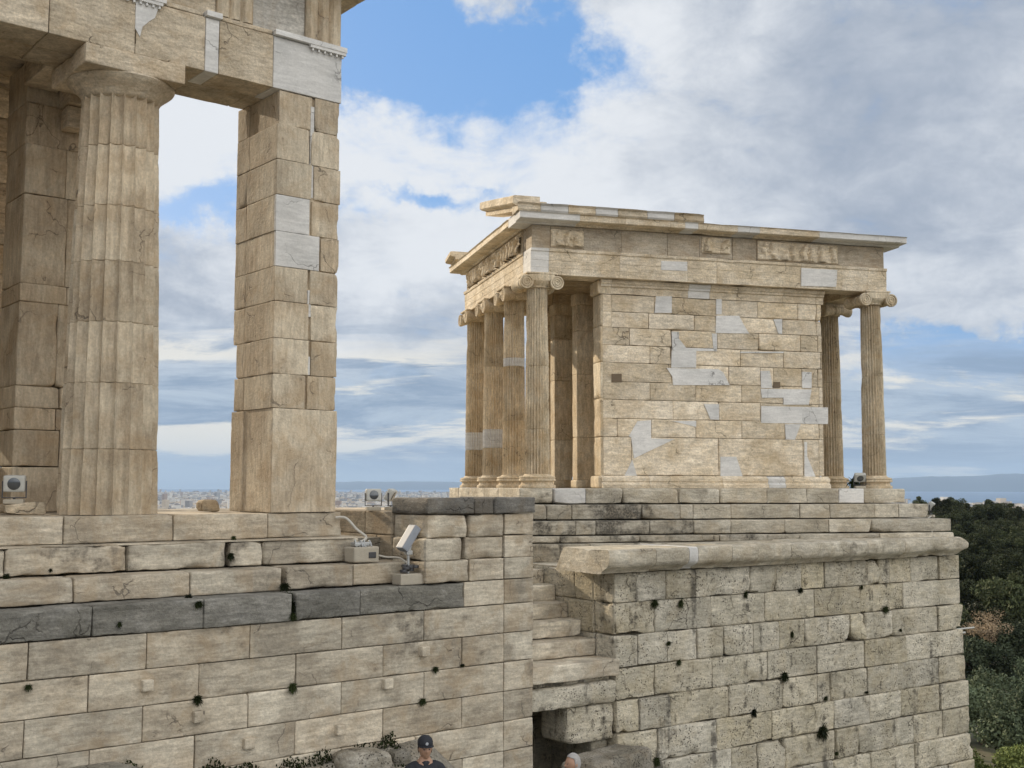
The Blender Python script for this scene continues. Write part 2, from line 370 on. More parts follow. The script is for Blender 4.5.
for k, (cx, cy) in enumerate(((-1.975, .60), (-5.85, .60))):
    o = bpy.data.objects.new('column', DS); C.objects.link(o); o.parent = wing; o.location = (cx, cy, 1.0); o.rotation_euler.z = .05+k*1.3
    c = bpy.data.objects.new('capital', DC); C.objects.link(c); c.parent = o; c.rotation_euler.z = -o.rotation_euler.z
# corner pier, course by course
mb = MB(); zc = [-.3656, 1.05, 1.52, 2.01, 2.52, 3.0, 3.49, 4.0, 4.5, 5.0, 5.48]
for i, (a, b) in enumerate(zip(zc[:-1], zc[1:])):
    tall = i == 0
    jx = .53+random.uniform(-.03, .03); jy = .88+random.uniform(-.04, .04); inx = random.uniform(-.006, .006)
    kw = dict(cell=.05, r=.003, chip=.028, und=.004, thr=.6)
    er = .03 if i == 9 else 0
    if tall: mb.block((.012, 0, a+.003), (1.012, jy, b-.003), tint=(1.04, .4, 0), **kw)
    else:
        t1 = (.92, .5, 0) if i in (5, 6) else ((.9, .1, .1) if i == 7 else rt(.08, .25, .05))
        mb.block((0+inx+er, er*.7, a+.003), (jx-.012+(.16 if i == 5 else 0), .05 if i in (5, 6) else jy, b-.003), tint=t1, mat=1 if i in (5, 6) else 0, **kw)
        if i in (5, 6): mb.block((0+inx, .052, a+.003), (jx-.012, jy, b-.003), tint=rt(.08, .25, .05), **kw)
        kw['chip'] = .06; kw['thr'] = .56
        mb.block((jx+.03+(.15 if i == 5 else 0), random.uniform(0, .012), a+.003), (1.012-random.uniform(0, .035), jy, b-.003), tint=rt(.08, .3, .05), **kw)
    kw['chip'] = .035
    ye = 1.24 if i not in (1, 2) else 1.24-.06*i+.0
    mb.block((.0+inx, jy+.006, a+.003), (1.0, ye, b-.003), tint=rt(.08, .3, .05), **kw)
mb.box((.04, .05, -.36), (.97, 1.15, 5.47))
for a, b in ((1.53, 5.35),):
    z = a
    while z < b:
        z2 = min(b, z+random.uniform(.25, .6)); mb.box((.52, .018 if random.random() < .6 else .06, z+.003), (.575, .2, z2-.003), 1, (random.uniform(.75, 1.0), .6, 0)); z = z2
pass
mb.build('corner_pier', [M['marble_v'], M['new']], wing, WZ)
# inner pier seen behind the column
mb = MB(); zc = [-.3656, .25, .75, 1.05, 1.35, 2.5, 2.75, 4.0, 4.7, 5.3, 5.9]
for i, (a, b) in enumerate(zip(zc[:-1], zc[1:])):
    j = -2.2+random.uniform(-.08, .08); kw = dict(cell=.09, chip=.06, und=.012)
    x0 = -2.72+.002*i; xs = [x0, j+.05, -1.52] if i < 8 else [x0, -1.6]
    mb.row(xs, a, b, 2.15+(.05 if i >= 8 else 0), .9, jit=.02, tints=[rt(.08, .3, .1) for _ in range(3)], **kw)
mb.build('inner_pier', M['marble_v'], wing, WZ)
mb = MB(); mb.block((-2.26, 1.85, 4.95), (-1.85, 2.14, 5.25), cell=.08, chip=.12, tint=(1.02, .9, 0)); mb.block((-2.28, 1.75, 5.26), (-1.85, 2.19, 5.96), cell=.08, chip=.08, tint=(.95, .6, 0))
mb.build('broken_bracket', M['marble'], wing, WZ)
# back wall of the wing with a hole low down
mb = MB(); z = 5.9; r = 0
while z > .98:
    z0 = z-random.uniform(.44, .52) if z > 1.5 else .98
    xs = [-9, -8-.3*(r % 2), -6.7-.4*(r % 2), -5.4-.35*(r % 2), -4.2-.3*(r % 2), -3.05+.3*(r % 2), -2.3]
    xs = sorted(set(xs)); mb.row(xs, z0, z, 3.6, .5, cell=.12, chip=.05, und=.01, jit=.015); z = z0; r += 1
mb.row([-9, -7.5, -6, -4.8, -3.72, -2.72], .2, .62, 3.6, .5, chip=.08); mb.row([-9, -8, -6.5, -5.2, -4.1, -3.2, -2.65], -.36, .2, 3.58, .5, chip=.08)
mb.block((-9, 3.6, .62), (-3.3, 4.1, .98), chip=.1)
mb.build('back_wall', M['marble'], wing, WZ)
mb = MB()
for z0, z1 in ((-.36, .8), (.8, 1.9), (1.9, 3.0), (3.0, 4.2), (4.2, 5.4)): mb.row([-.3+.01, 1.1, 2.2, 3.59], z0, z1, -8.4, -.6, axis='y', cell=.2)
mb.build('side_wall', M['marble'], wing, WZ)
# inner beams + ceiling
mb = MB(); mb.block((-2.76, 1.18, 5.5), (-2.3, 2.19, 5.95), cell=.1, chip=.04, tint=(1.1, .3, 0)); mb.build('cross_beam', M['marble'], wing, WZ)
mb = MB(); mb.block((-4.1, 1.18, 5.5), (-3.6, 3.6, 5.95), cell=.1, chip=.04, tint=(1.05, .3, 0)); mb.build('cross_beam', M['marble'], wing, WZ)
mb = MB(); mb.box((-8.9, 1.15, 5.97), (-.9, 4.08, 6.25)); mb.build('ceiling_slab', M['marble'], wing, WZ)
# architrave
mb = MB(); xs = [-9, -6.6, -5.0, -3.107, -2.035, -1.09, -.892, -.09, 1.005]
mats = {5: 1, 7: 1}
mb.row(xs, 5.484, 6.225, 0, .56, cell=.1, r=.008, chip=.022, und=.004, mats=mats, jit=.004, gap=.008,
       tints=[None, None, (1, .4, 0), (1.0, .45, 0), (.98, .55, 0), (1.02, .2, 0), (1.0, .5, 0), (.9, .1, 0)])
mb.row([-9, -6.6, -5.0, -3.1, -2.0, -.2, 1.0], 5.484, 6.22, .57, .6, cell=.15)
mb.prism([(-2.045, 6.22), (-2.045, 5.82), (-1.98, 5.72), (-1.95, 5.86), (-1.86, 5.96), (-1.79, 6.02), (-1.73, 6.22)], -.012, .02, 1, (1, .1, 0))
mb.box((-2.042, -.008, 5.62), (-2.028, .02, 5.80), 0, (.12, .5, 1))
mb.build('architrave', [M['marble'], M['new']], wing, WZ)
def guttae(mb, x0, x1, z, mat=1):
    mb.box((x0, -.055, z-.045), (x1, -.001, z), mat, (1, .2, 0))
    for k in range(6):
        x = x0+(x1-x0)*(k+.5)/6; mb.lathe([(.019, z-.085), (.014, z-.045)], 10, (x, -.03), mat, (1, .2, 0))
mb = MB(); mb.box((-.09, -.065, 6.228), (1.05, .3, 6.3), 1, (1.05, .1, 0)); guttae(mb, .46, 1.04, 6.228)
mb.box((-1.1, -.065, 6.228), (-.88, .3, 6.3), 1, (1.05, .1, 0)); mb.box((-2.2, -.065, 6.228), (-1.66, .3, 6.3), 1, (1.05, .1, 0)); guttae(mb, -2.2, -1.7, 6.228)
mb.row([-9, -6, -4, -2.22], 6.228, 6.3, .0, .4, chip=.02); mb.row([-1.64, -1.12], 6.228, 6.3, .01, .4, chip=.02); mb.row([-.86, -.1], 6.228, 6.3, .01, .4, chip=.02)
mb.build('band_moulding', [M['marble'], M['new']], wing, WZ)
# frieze with grooved panels
frz = MB(); xs = [-9, -7.0, -4.6, -3.4, -2.2, -1.66, -.905, -.385, .44, 1.0]
for a, b in ((-1.655, -.915), (-.38, .435), (-3.4, -2.21)):
    frz.block((a, .09, 6.305), (b, .6, 7.24), cell=.12, r=.006, chip=.01, tint=(1.0, .15, 0), mat=1 if a == -.38 else 0)
frz.box((-9, .2, 6.305), (1.0-.01, 1.1, 7.24)); frz.build('frieze', [M['marble'], stone('pale_frieze_marble', (.5, .48, .44), (.42, .40, .36), (.42, .36, .28), g_amt=.2, bed=.3, bump=.2)], wing, WZ)
for a, b in ((.44, 1.004), (-.91, -.385), (-2.205, -1.66)):
    t = MB(); w = (b-a)
    pl = [0, .06, .10, .2, .255, .345, .40, .60, .655, .745, .80, .90, .94, 1.]
    dp = [.045, 0, 0, 0, .05, .05, 0, 0, .05, .05, 0, 0, 0, .045]
    pl = [0, .07, .30, .37, .44, .56, .63, .70, .93, 1.]; dp = [.05, .0, .0, .05, .0, .0, .05, .0, .0, .05]
    pl = [0, .08, .26, .34, .42, .58, .66, .74, .92, 1.]
    poly = [(a+w*q, d) for q, d in zip(pl, dp)]+[(b, .3), (a, .3)]
    t.prism(poly, 6.304, 7.14, plane='xy'); t.box((a-.005, -.012, 7.14), (b+.005, .3, 7.235)); t.build('triglyph', M['marble_v'], wing, WZ)
mb = MB(); mb.profile([(-.52, 7.27), (-.55, 7.33), (-.55, 7.55), (-.62, 7.6), (-.62, 7.72), (1.2, 7.72), (1.2, 7.25), (-.0, 7.25)], -9, 1.52, rough=.008); mb.build('cornice', M['marble'], wing, WZ)
# the three steps of the wing
def steprow(par, name, xs, z0, z1, y0, dep, mat, F=None, **kw):
    mb = MB(); mb.row(xs, z0, z1, y0, dep, **kw); return mb.build(name, mat, par, WZ)
s1 = [-9, -7, -5.2]+ux(P, (63, 173, 268), 530)+[1.12]
s2 = [-9, -7.3, -5.2]+ux(P, (5, 127, 226), 560, -.35)
s3 = [-9, -7, -5]+ux(P, (74, 190, 281), 593, -.7)
kw = dict(cell=.07, r=.012, chip=.085, und=.008, jit=.02, thr=.56, gap=.012)
mb = MB(); mb.row(s1, -.705, -.3656, 0, 1.6, **kw); mb.row([-9, -4, -1.5, 1.1], -.705, -.372, 1.62, 2.2, cell=.3); mb.build('step', M['terrace'], wing, WZ)
mb = MB(); mb.row(s2, -1.035, -.715, -.35, .6, **kw); mb.row([s2[-1]+.05]+ux(P, (264,), 560, -.35)+[1.2], -1.035, -.72, -.33, .6, **kw)
mb.block((s2[0], -.34, -.722), (s1[-1], .1, -.706), r=.004, chip=.01); mb.build('step', M['terrace'], wing, WZ)
mb = MB(); mb.row(s3, -1.34, -1.045, -.7, .6, **kw); mb.row([s3[-1]+.08, .9, 1.80], -1.34, -1.045, -.69, .6, **kw); mb.build('step', M['terrace'], wing, WZ)
mb = MB(); mb.box((-9, .1, -4.7), (3.6, 3.7, -.74)); mb.box((-9, -.9, -4.7), (3.6, .1, -1.36)); mb.build('foundation', M['rock'], wing, WZ)

# ================================================================== TERRACE WALL
tw = empty('terrace_wall', (*P.o, -4.8), P.t, label='long marble retaining wall with dark grey course and raised corner pier below the colonnade', cat='wall')
TZ = (0, 0, 4.8)
mb = MB(); d1 = [-9, -6.5, -5]+ux(P, (92, 203, 290), 625, -1.05)
k2 = dict(cell=.07, r=.014, chip=.10, und=.016, jit=.014, thr=.56)
mb.row(d1, -1.685, -1.345, -1.07, .5, tints=[(1, .5, 0)]*9, **k2); mb.row([d1[-1]+.07]+ux(P, (360, 464), 600, -1.05), -1.685, -1.345, -1.07, .5, **k2)
mb.build('dark_course', M['dark'], tw, TZ)
mb = MB(); XE = 3.74; XJ = ux(P, (504,), 600, -1.05)[0]
k3 = dict(cell=.09, r=.006, chip=.04, und=.004, jit=.007, gap=.010, thr=.61)
rows = [((-1.69, -2.10), (29, 147, 250, 342, 424)), ((-2.10, -2.51), (89, 199, 296, 383, 462)), ((-2.51, -2.92), (25, 143, 248, 341, 424)),
        ((-2.92, -3.34), (90, 195, 295, 383, 462)), ((-3.34, -3.75), (28, 140, 250, 341, 415)), ((-3.75, -4.2), (89, 199, 296, 383, 462)), ((-4.2, -4.9), (29, 147, 250, 342, 424))]
for (b, a), us in rows:
    zz = 486+(-(a+b)/2)/14.5*1155
    xs = [-9, -6.4-random.random()*.5, -5.0+random.random()*.3]+ux(P, us, zz, -1.05)+[XJ, XE]
    mb.row(xs, a, b, -1.05, .4, **k3)
xs = [ux(P, (464,), 590, -1.05)[0], XJ, XE]; mb.row(xs, -1.685, -1.34, -1.05, .4, **k3)
mb.box((-9, -.98, -4.88), (XE-.05, -.68, -1.70)); mb.box((XE-.42, -.9, -4.88), (XE-.03, 3.0, -1.36), 0); mb.box((1.9, -.95, -1.72), (XE-.05, .0, -1.36))
# west return of the wall
for (b, a), _ in rows[:]: mb.row([-.64, .3, 1.3, 2.4, 3.2], a, b, XE, -.36, axis='y', cell=.25)
mb.build('masonry', M['terrace'], tw, TZ)
cp = MB(); k4 = dict(cell=.07, r=.022, chip=.075, und=.014, jit=.012, thr=.55); k5 = dict(cell=.09, r=.010, chip=.03, und=.006, jit=.004)
X0 = 1.815
cp.row([X0+.02, 2.52], -.72, -.40, -1.05, .82, **k4); cp.row([2.56, 3.19], -.72, -.40, -1.05, .82, **k4); cp.row([3.2, XE], -.70, -.40, -1.05, .82, **k5)
cp.row([X0, 2.43], -1.03, -.72, -1.05, .82, **k4); cp.row([2.50, 3.19], -1.03, -.72, -1.04, .82, **k4); cp.row([3.2, XE], -1.03, -.71, -1.05, .82, **k5)
cp.row([X0, 2.55], -1.335, -1.03, -1.05, .82, **k4); cp.row([2.57, 3.19], -1.335, -1.03, -1.05, .82, **k5); cp.row([3.2, XE], -1.335, -1.03, -1.05, .82, **k5)
cp.build('corner_stones', M['terrace'], tw, TZ)
cp = MB(); cp.row([X0-.01, 2.62], -.395, -.165, -1.09, .9, **k4); cp.row([2.63, 2.98], -.395, -.175, -1.08, .9, **k4); cp.row([2.99, XE+.02], -.395, -.155, -1.09, .9, **k4); cp.build('coping', stone('coping_stone', (.22, .215, .2), (.14, .14, .135), (.2, .17, .13), g_amt=.4, bed=.3, bump=.7), tw, TZ)
cp = MB()
for z0, z1, ys in ((-.70, -.365, (-.2, .5, 1.4, 2.5, 3.2)), (-1.04, -.70, (-.2, .2, .9, 2.0, 3.2)), (-1.34, -1.04, (-.22, .7, 3.2))): cp.row(ys, z0, z1, X0, .5, axis='y', tints=[(.62, .9, 0), (.58, .8, 0), (.66, .9, 0), (.6, .8, 0)], **k5)
cp.box((X0+.4, -.15, -1.33), (XE-.02, 3.2, -.375)); cp.build('parapet', M['marble'], tw, TZ)
# lifting bosses
for u, v in ((146, 685), (197, 716), (247, 743), (339, 729), (386, 683), (423, 651)):
    x, z = on_front(P, u, v, -1.05); b = MB(); b.block((x-.065, -1.135, z-.065), (x+.065, -1.02, z+.065), cell=.03, r=.012, chip=.02, tint=(1.12, .5, 0)); b.build('lifting_boss', M['terrace'], tw, TZ)

# ================================================================== TEMPLE
ZT = -.035
temple = empty('ionic_temple', (*T.o, -1.33), T.t, label='small stone temple with scroll topped columns on the bastion, side wall patched white', cat='temple')
TT = (0, 0, 1.33); kt = dict(cell=.10, r=.010, chip=.075, und=.006, jit=.012, thr=.57)
def cut(x0, x1, us, v, yy):
    return [x0]+[x for x in ux(T, us, v, yy) if x0+.15 < x < x1-.15]+[x1]
def ring(name, e, z0, z1, us, v, mat=None, dep=.45, whites=(), xmax=8.3):
    mb = MB(); x0, x1, y0, y1 = -e, (7.55+e-.05 if e < 1 else xmax), -e, 5.33+e
    xs = cut(x0, x1, us, v, -e)
    tn = [rt() if (i > 3 or e < .5) else (random.uniform(.8, 1), .4, random.uniform(.1, .6)) for i in range(len(xs))]
    mb.row(xs, z0, z1, y0, dep, mats={i: 1 for i in whites}, tints=tn, **kt)
    ys = [y0+dep+.01, 1.2, 2.3, 3.6, 4.6, y1]; mb.row(ys, z0, z1, x0, dep, axis='y', **kt); mb.row(ys, z0, z1, x1, -dep, axis='y', **kt)
    mb.row([x0+.46, 1.5, 3, 4.5, 6.2, x1-.46], z0, z1, y1-dep, dep, **kt)
    mb.box((x0+.2, y0+.2, z0+.01), (x1-.2, y1-.2, z1-.008)); return mb.build(name, mat or [M['stepm'], M['new']], temple, TT)
ring('step', .30, -.32, ZT, (554, 586, 623, 679, 720, 767, 807, 839, 864), 496, whites=(1, 8))
ring('step', .60, -.335-.27, -.335+.0, (547, 572, 642, 680, 693, 731, 800, 830, 875, 899), 512)
ring('step', .90, -.87, -.62, (576, 596, 650, 694, 731, 785, 829, 872), 527)
ring('step', 1.05, -1.0, -.885, (560, 640, 720, 800, 880), 538, xmax=8.35)
ring('step', 1.20, -1.33, -1.01, (560, 590, 640, 720, 800), 550, xmax=6.2)
# cella
WX0, WX1, WY = 1.53, 6.30, .25
def cx(*xs): return [600+x/3.491 for x in xs]
cr = [(3.385, 3.72, (40, 190, 250, 405, 550, 690, 755)), (3.075, 3.385, (40, 170, 330, 405, 500, 635, 755)), (2.735, 3.075, (103, 250, 410, 555, 700, 760)),
      (2.39, 2.735, (175, 250, 490, 640, 770)), (2.02, 2.39, (250, 450, 560, 605, 705, 760)), (1.67, 2.02, (175, 335, 495, 640, 765)),
      (1.305, 1.67, (255, 415, 560, 765)), (.95, 1.305, (60, 180, 335, 495, 645, 765)), (.21, .95, (110, 415, 710, 765))]
mb = MB(); kw = dict(cell=.10, r=.005, chip=.05, und=.004, jit=.006, thr=.6, gap=.008)
for z0, z1, js in cr:
    vv = 486-(z0+z1)/2/22.8*1155
    xs = [WX0]+ux(T, cx(*js), vv, WY)+[WX1]
    mb.row(xs, z0, z1, WY, .42, tints=[rt(.14, .5, .1) for _ in xs], **kw)
mb.box((WX0+.05, WY+.1, .2), (WX1-.05, WY+.4, 3.9))
ky = dict(cell=.2, r=.006, chip=.03)
for z0, z1, js in cr:
    mb.row([WY+.43, 1.9, 3.3, 5.06], z0, z1, WX1, -.4, axis='y', **ky)               # west wall
    mb.row([WX0, 2.7, 3.9, 5.1, WX1], z0, z1, 4.64, .42, **ky)                        # south wall
mb.box((WX0+.01, 4.645, 3.715), (WX1, 5.05, 4.02)); mb.box((WX1-.39, WY+.45, 3.715), (WX1-.01, 5.0, 4.02))
# patches of new white marble and putlog holes
def pat(pts, mat=1, y=-.012, tint=None):
    pp = [on_front(T, 600+a/3.491, 270+b/3.491, WY) for a, b in pts]
    mb.prism(pp, WY+y, WY+.03, mat, tint or (random.uniform(.92, 1.05), random.uniform(0, .3), 0))
for q in ([(195,92),(250,92),(250,150),(190,150)], [(405,102),(424,102),(424,155),(405,155)], [(405,160),(485,160),(500,190),(520,222),(403,220)], [(605,172),(635,172),(635,224),(622,222)],
          [(250,215),(275,215),(275,240),(300,272),(405,275),(405,283),(252,283)], [(390,222),(408,222),(408,284),(396,284)],
          [(250,283),(335,283),(335,341),(248,341)], [(232,342),(412,346),(430,358),(452,402),(255,402),(252,372)], [(560,352),(592,352),(598,385),(600,412),(562,412)],
          [(705,355),(738,357),(738,413),(705,412)], [(560,415),(738,417),(728,470),(640,470),(640,446),(565,446)], [(362,468),(415,468),(415,523),(385,522),(372,490)],
          [(562,475),(705,478),(705,536),(562,534)], [(705,478),(795,480),(795,538),(705,537)], [(130,528),(178,524),(178,588),(260,590),(118,658),(108,585),(100,580)],
          [(85,718),(128,718),(112,662)], [(645,538),(700,538),(680,592),(648,592)], [(420,652),(475,652),(498,722),(420,722)], [(713,600),(722,600),(722,650),(752,722),(713,722)],
          [(250,527),(335,527),(335,548)], [(490,285),(640,285),(640,290),(490,290)]):
    pat(q)
for x, z, w in ((58, 377, 17), (616, 401, 12)):
    pat([(x-w, z-w*.85), (x+w, z-w*.85), (x+w, z+w*.85), (x-w, z+w*.85)], 2, -.015, (1, .9, .35))
mb.build('cella_wall', [M['temple'], M['new'], plain('socket_fill', (.16, .12, .08), .9)], temple, TT)
# base and crown mouldings of the wall
mb = MB()
segs = [WX0-.06]+ux(T, cx(170, 360, 425, 585, 645), 482, .2)+[WX1+.07]
for i, (a, b) in enumerate(zip(segs[:-1], segs[1:])):
    mb.profile([(.13, ZT+.003), (.12, .03), (.16, .06), (.165, .085), (.15, .10), (.15, .15), (.20, .18), (.23, .205), (.6, .205), (.6, ZT+.003)], a+.003, b-.003, rough=.004, mat=1 if i == 4 else 0, tint=rt(.06, .3, .05))
mb.profile([(.13, ZT+.003), (.12, .03), (.16, .08), (.15, .15), (.23, .205), (.6, .205), (.6, ZT+.003)], .66+.5, 5.1, axis='y', rough=.004) if False else None
mb.build('base_moulding', [M['temple'], M['new']], temple, TT)
mb = MB(); segs = [WX0-.05]+ux(T, cx(40, 310, 385, 480, 640, 755), 288, .2)+[WX1+.05]
for i, (a, b) in enumerate(zip(segs[:-1], segs[1:])):
    mb.profile([(.24, 3.725), (.235, 3.86), (.20, 3.87), (.20, 3.91), (.17, 3.93), (.16, 3.995), (.66, 3.995), (.66, 3.725)], a+.003, b-.003, rough=.005, mat=1 if i == 2 else 0, tint=rt(.06, .3, .1))
mb.build('crown_moulding', [M['temple'], M['new']], temple, TT)
# east front: end faces (antae) and two slim pillars, plus interior cross wall
for y0, y1 in ((.26, .68), (4.64, 5.06)):
    mb = MB()
    for z0, z1 in ((.2, .95), (.95, 1.7), (1.7, 2.4), (2.4, 3.1), (3.1, 3.72)): mb.block((WX0-.04, y0, z0+.003), (WX0+.2, y1, z1-.003), tint=rt(), **{k: v for k, v in kt.items() if k != 'jit'})
    mb.block((WX0-.10, y0-.04, ZT), (WX0+.2, y1+.04, .2), r=.03); mb.block((WX0-.10, y0-.03, 3.73), (WX0+.2, y1+.03, 3.99), r=.03)
    mb.build('anta', M['temple_v'], temple, TT)
for y, wh in ((1.92, 2), (3.42, 0)):
    mb = MB(); zc = [.13, 1.0, 2.3, 3.2, 3.74]
    for i, (a, b) in enumerate(zip(zc[:-1], zc[1:])): mb.block((1.53, y-.15, a+.002), (1.93, y+.15, b-.002), tint=(1.05, .3, 0) if i >= wh and wh else rt(.05, .4, 0), cell=.12, r=.006, chip=.02)
    mb.block((1.50, y-.2, ZT), (2.02, y+.2, .13), r=.03, chip=.02); mb.block((1.51, y-.2, 3.74), (2.01, y+.2, 3.99), r=.03, chip=.02)
    mb.build('pillar', M['temple_v'], temple, TT)
# ionic columns
def ionic(var, eros, white=None):
    H = 4.03-ZT; mb = MB()
    joints = {0: [1.1, 2.3], 1: [.85, 1.25, 2.6], 2: [1.35, 2.45, 2.62]}[var]
    fluted(mb, .25, H-.28, .238, .205, 24, .2, joints, seg=8, fillet=.2, eros=eros, nz=160, sd=var*7.7, mats=white)
    sh = mb.mesh('column_shaft', [M['temple_v'], M['new']], ang=35)
    bb = MB(); bb.lathe([(.345, 0), (.355, .03), (.35, .05), (.32, .06), (.305, .085), (.30, .11), (.31, .125), (.35, .135), (.352, .15), (.35, .165), (.33, .18), (.345, .195), (.335, .215), (.27, .23), (.25, .25), (.236, .262)], 40, wob=.05, tint=(1.0, .8, 0))
    base = bb.mesh('column_base', M['temple_v'])
    caps = []
    for corner in (False, True):
        cb = MB(); z = H-.285
        cb.lathe([(.225, z), (.235, z+.01), (.235, z+.03), (.30, z+.09), (.315, z+.12), (.29, z+.145)], 40, wob=.04)
        cb.block((-.30, -.30, H-.045), (.30, .30, H-.002), r=.012, chip=.02)
        cb.block((-.26, -.30, z+.115), (.26, .30, H-.045), r=.01, chip=.02)
        def roll(ax, sgn):
            prof = [(.02, -.30), (.03, -.315), (.045, -.315), (.05, -.30), (.062, -.30), (.066, -.318), (.088, -.318), (.092, -.30), (.104, -.30), (.108, -.32), (.132, -.32), (.137, -.30), (.135, -.26), (.10, -.17), (.085, -.06), (.10, -.05), (.10, .05), (.085, .06), (.10, .17), (.135, .26), (.137, .30), (.132, .32), (.108, .32), (.104, .30), (.092, .30), (.088, .318), (.066, .318), (.062, .30), (.05, .30), (.045, .315), (.03, .315), (.02, .30)]
            c = (0, sgn*.30, z+.09) if ax == 'x' else (sgn*.30, 0, z+.09)
            cb.lathe(prof, 26, c, ax=ax, wob=.12)
        if corner: roll('y', -1); roll('y', 1); roll('x', 1)
        else: roll('x', -1); roll('x', 1)
        caps.append(cb.mesh('capital', M['temple_v']))
    return sh, base, caps
IV = [ionic(0, .012), ionic(1, .012, [(.85, 1.25)]), ionic(2, .012, [(2.45, 2.62)])]
for k, (x, y, var, cor) in enumerate(((.205, .24, 0, 1), (.205, 1.85, 2, 0), (.205, 3.46, 1, 0), (.205, 5.07, 1, 0), (7.46, .26, 0, 1), (7.46, 1.863, 0, 0), (7.46, 3.466, 2, 0), (7.46, 5.07, 0, 0))):
    sh, base, caps = IV[var]; o = bpy.data.objects.new('column', sh); C.objects.link(o); o.parent = temple; o.location = (x, y, ZT+1.33); rz = .4*k; o.rotation_euler.z = rz
    for nm, me in (('base', base), ('capital', caps[cor])):
        c = bpy.data.objects.new(nm, me); C.objects.link(c); c.parent = o; c.rotation_euler.z = -rz+(0 if k < 4 else 0)
# entablature: architrave N/E/W/S in fascia bands
mb = MB(); XL = 7.69; YL = 5.33; A0, A1 = 4.0, 4.50
def tx(us, v): return ux(T, us, v, 0)
segs = [0]+tx((549, 620, 688, 717, 801, 842, 868), 280)+[XL]; whites = {0: 1}
pf = [(.006, A0), (.006, A0+.13), (.001, A0+.133), (.001, A0+.27), (-.005, A0+.273), (-.005, A0+.43), (-.028, A0+.445), (-.035, A1-.005), (.5, A1-.005), (.5, A0)]
for i, (a, b) in enumerate(zip(segs[:-1], segs[1:])):
    mb.profile(pf, a+.003, b-.003, rough=.006, mat=whites.get(i, 0), tint=rt(.06, .3, .05))
mir = lambda pr: [(XL-p[0], p[1]) for p in pr][::-1]
for a, b in ((.5, 1.9), (1.9, 3.5), (3.5, YL)):
    mb.profile(pf, a, b-.005, axis='y', rough=.005, tint=rt(.05, .3, 0)); mb.profile(mir(pf), a, b-.005, axis='y', rough=.005)
mb.row([.5, 2, 4, 6, XL-.5], A0, A1, YL-.5, .5)
for q in ([(661, 261), (687, 262), (687, 271), (661, 270)], [(801, 268), (837, 270), (836, 287), (801, 286)], [(820, 262), (880, 266)]):
    if len(q) > 3: mb.prism([on_front(T, a, b, -.0) for a, b in q], -.012, .02, 1)
mb.build('architrave', [M['temple'], M['new']], temple, TT)
# frieze
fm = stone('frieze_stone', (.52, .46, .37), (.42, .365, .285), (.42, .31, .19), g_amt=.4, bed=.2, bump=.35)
mb = MB(); F1 = 4.95
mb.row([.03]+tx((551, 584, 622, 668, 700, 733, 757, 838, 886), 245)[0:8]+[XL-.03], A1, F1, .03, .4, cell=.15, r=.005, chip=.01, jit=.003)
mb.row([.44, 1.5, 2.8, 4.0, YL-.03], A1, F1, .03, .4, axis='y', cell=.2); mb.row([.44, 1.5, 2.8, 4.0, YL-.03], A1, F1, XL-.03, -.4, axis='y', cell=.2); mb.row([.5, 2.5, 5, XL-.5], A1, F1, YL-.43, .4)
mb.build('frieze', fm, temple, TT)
fz = kids(temple)[-1] if False else [o for o in bpy.data.objects if o.name.startswith('frieze') and o.parent == temple][0]
for (u0, u1), sd, lo, hi in (((551, 584), 4, .04, .38), ((702, 731), 9, .1, .42), ((758, 838), 12, .03, .42)):
    a, b = tx((u0, u1), 245); rm = MB(); rm.block((a, .0, A1+lo), (b, .05, A1+hi), cell=.05, r=.02, chip=.03); relief_panel(rm, a+.03, b-.03, A1+lo+.02, A1+hi-.02, .0, sd, amp=.085); rm.build('relief', M['temple'], fz)
rm = MB(); rm.block((0.0, .6, A1+.01), (.05, YL-.35, F1-.01), cell=.1, r=.01); relief_panel(rm, .62, YL-.4, A1+.02, F1-.04, .0, 21, amp=.10, axis='y', figs=20); rm.build('relief', M['temple_v'], fz)
# cornice (geison) north, east, west; broken gutter course on the near part
mb = MB(); O = .30
gp = [(-O+.02, F1+.035), (-O, F1+.05), (-O, F1+.15), (-O-.03, F1+.165), (.5, F1+.165), (.5, F1+.003), (-.02, F1+.003), (-.05, F1+.03)]
segs = [-O]+tx((575, 620, 679, 692, 731, 753, 812, 870), 235)+[XL+O]
for i, (a, b) in enumerate(zip(segs[:-1], segs[1:])):
    mb.profile(gp, a+.002, b-.002, rough=.004 if i not in (4, 5) else .012, mat=1 if i in (0, 3, 5, 7, 8) else 0, tint=rt(.06, .3, .02))
mb.profile(gp, .5, YL+O, axis='y', rough=.004, mat=0, tint=(1.12, .3, 0)); mb.profile(mir(gp), .5, YL+O, axis='y', rough=.004)
mb.row([.5, 3, 5, XL-.5], F1+.003, F1+.165, YL-.4, .7)
mb.build('cornice', [M['temple'], M['new']], temple, TT)
mb = MB(); segs = [-O-.04]+tx((536, 563, 590, 612, 641, 668, 697), 222); 
for i, (a, b) in enumerate(zip(segs[:-1], segs[1:])):
    mb.profile([(-O-.02, F1+.168), (-O-.04, F1+.2), (-O-.02, F1+.29), (-O-.06, F1+.33), (.1, F1+.33), (.1, F1+.168)], a+.004, b-.004, rough=.010, mat=i % 2, tint=(random.uniform(.7, .95), .6, .15))
mb.block((-.05, -.1, F1+.33), (.30, .3, F1+.42), r=.01, tint=(.8, .5, 0)); mb.build('gutter', [M['temple'], M['new']], temple, TT)
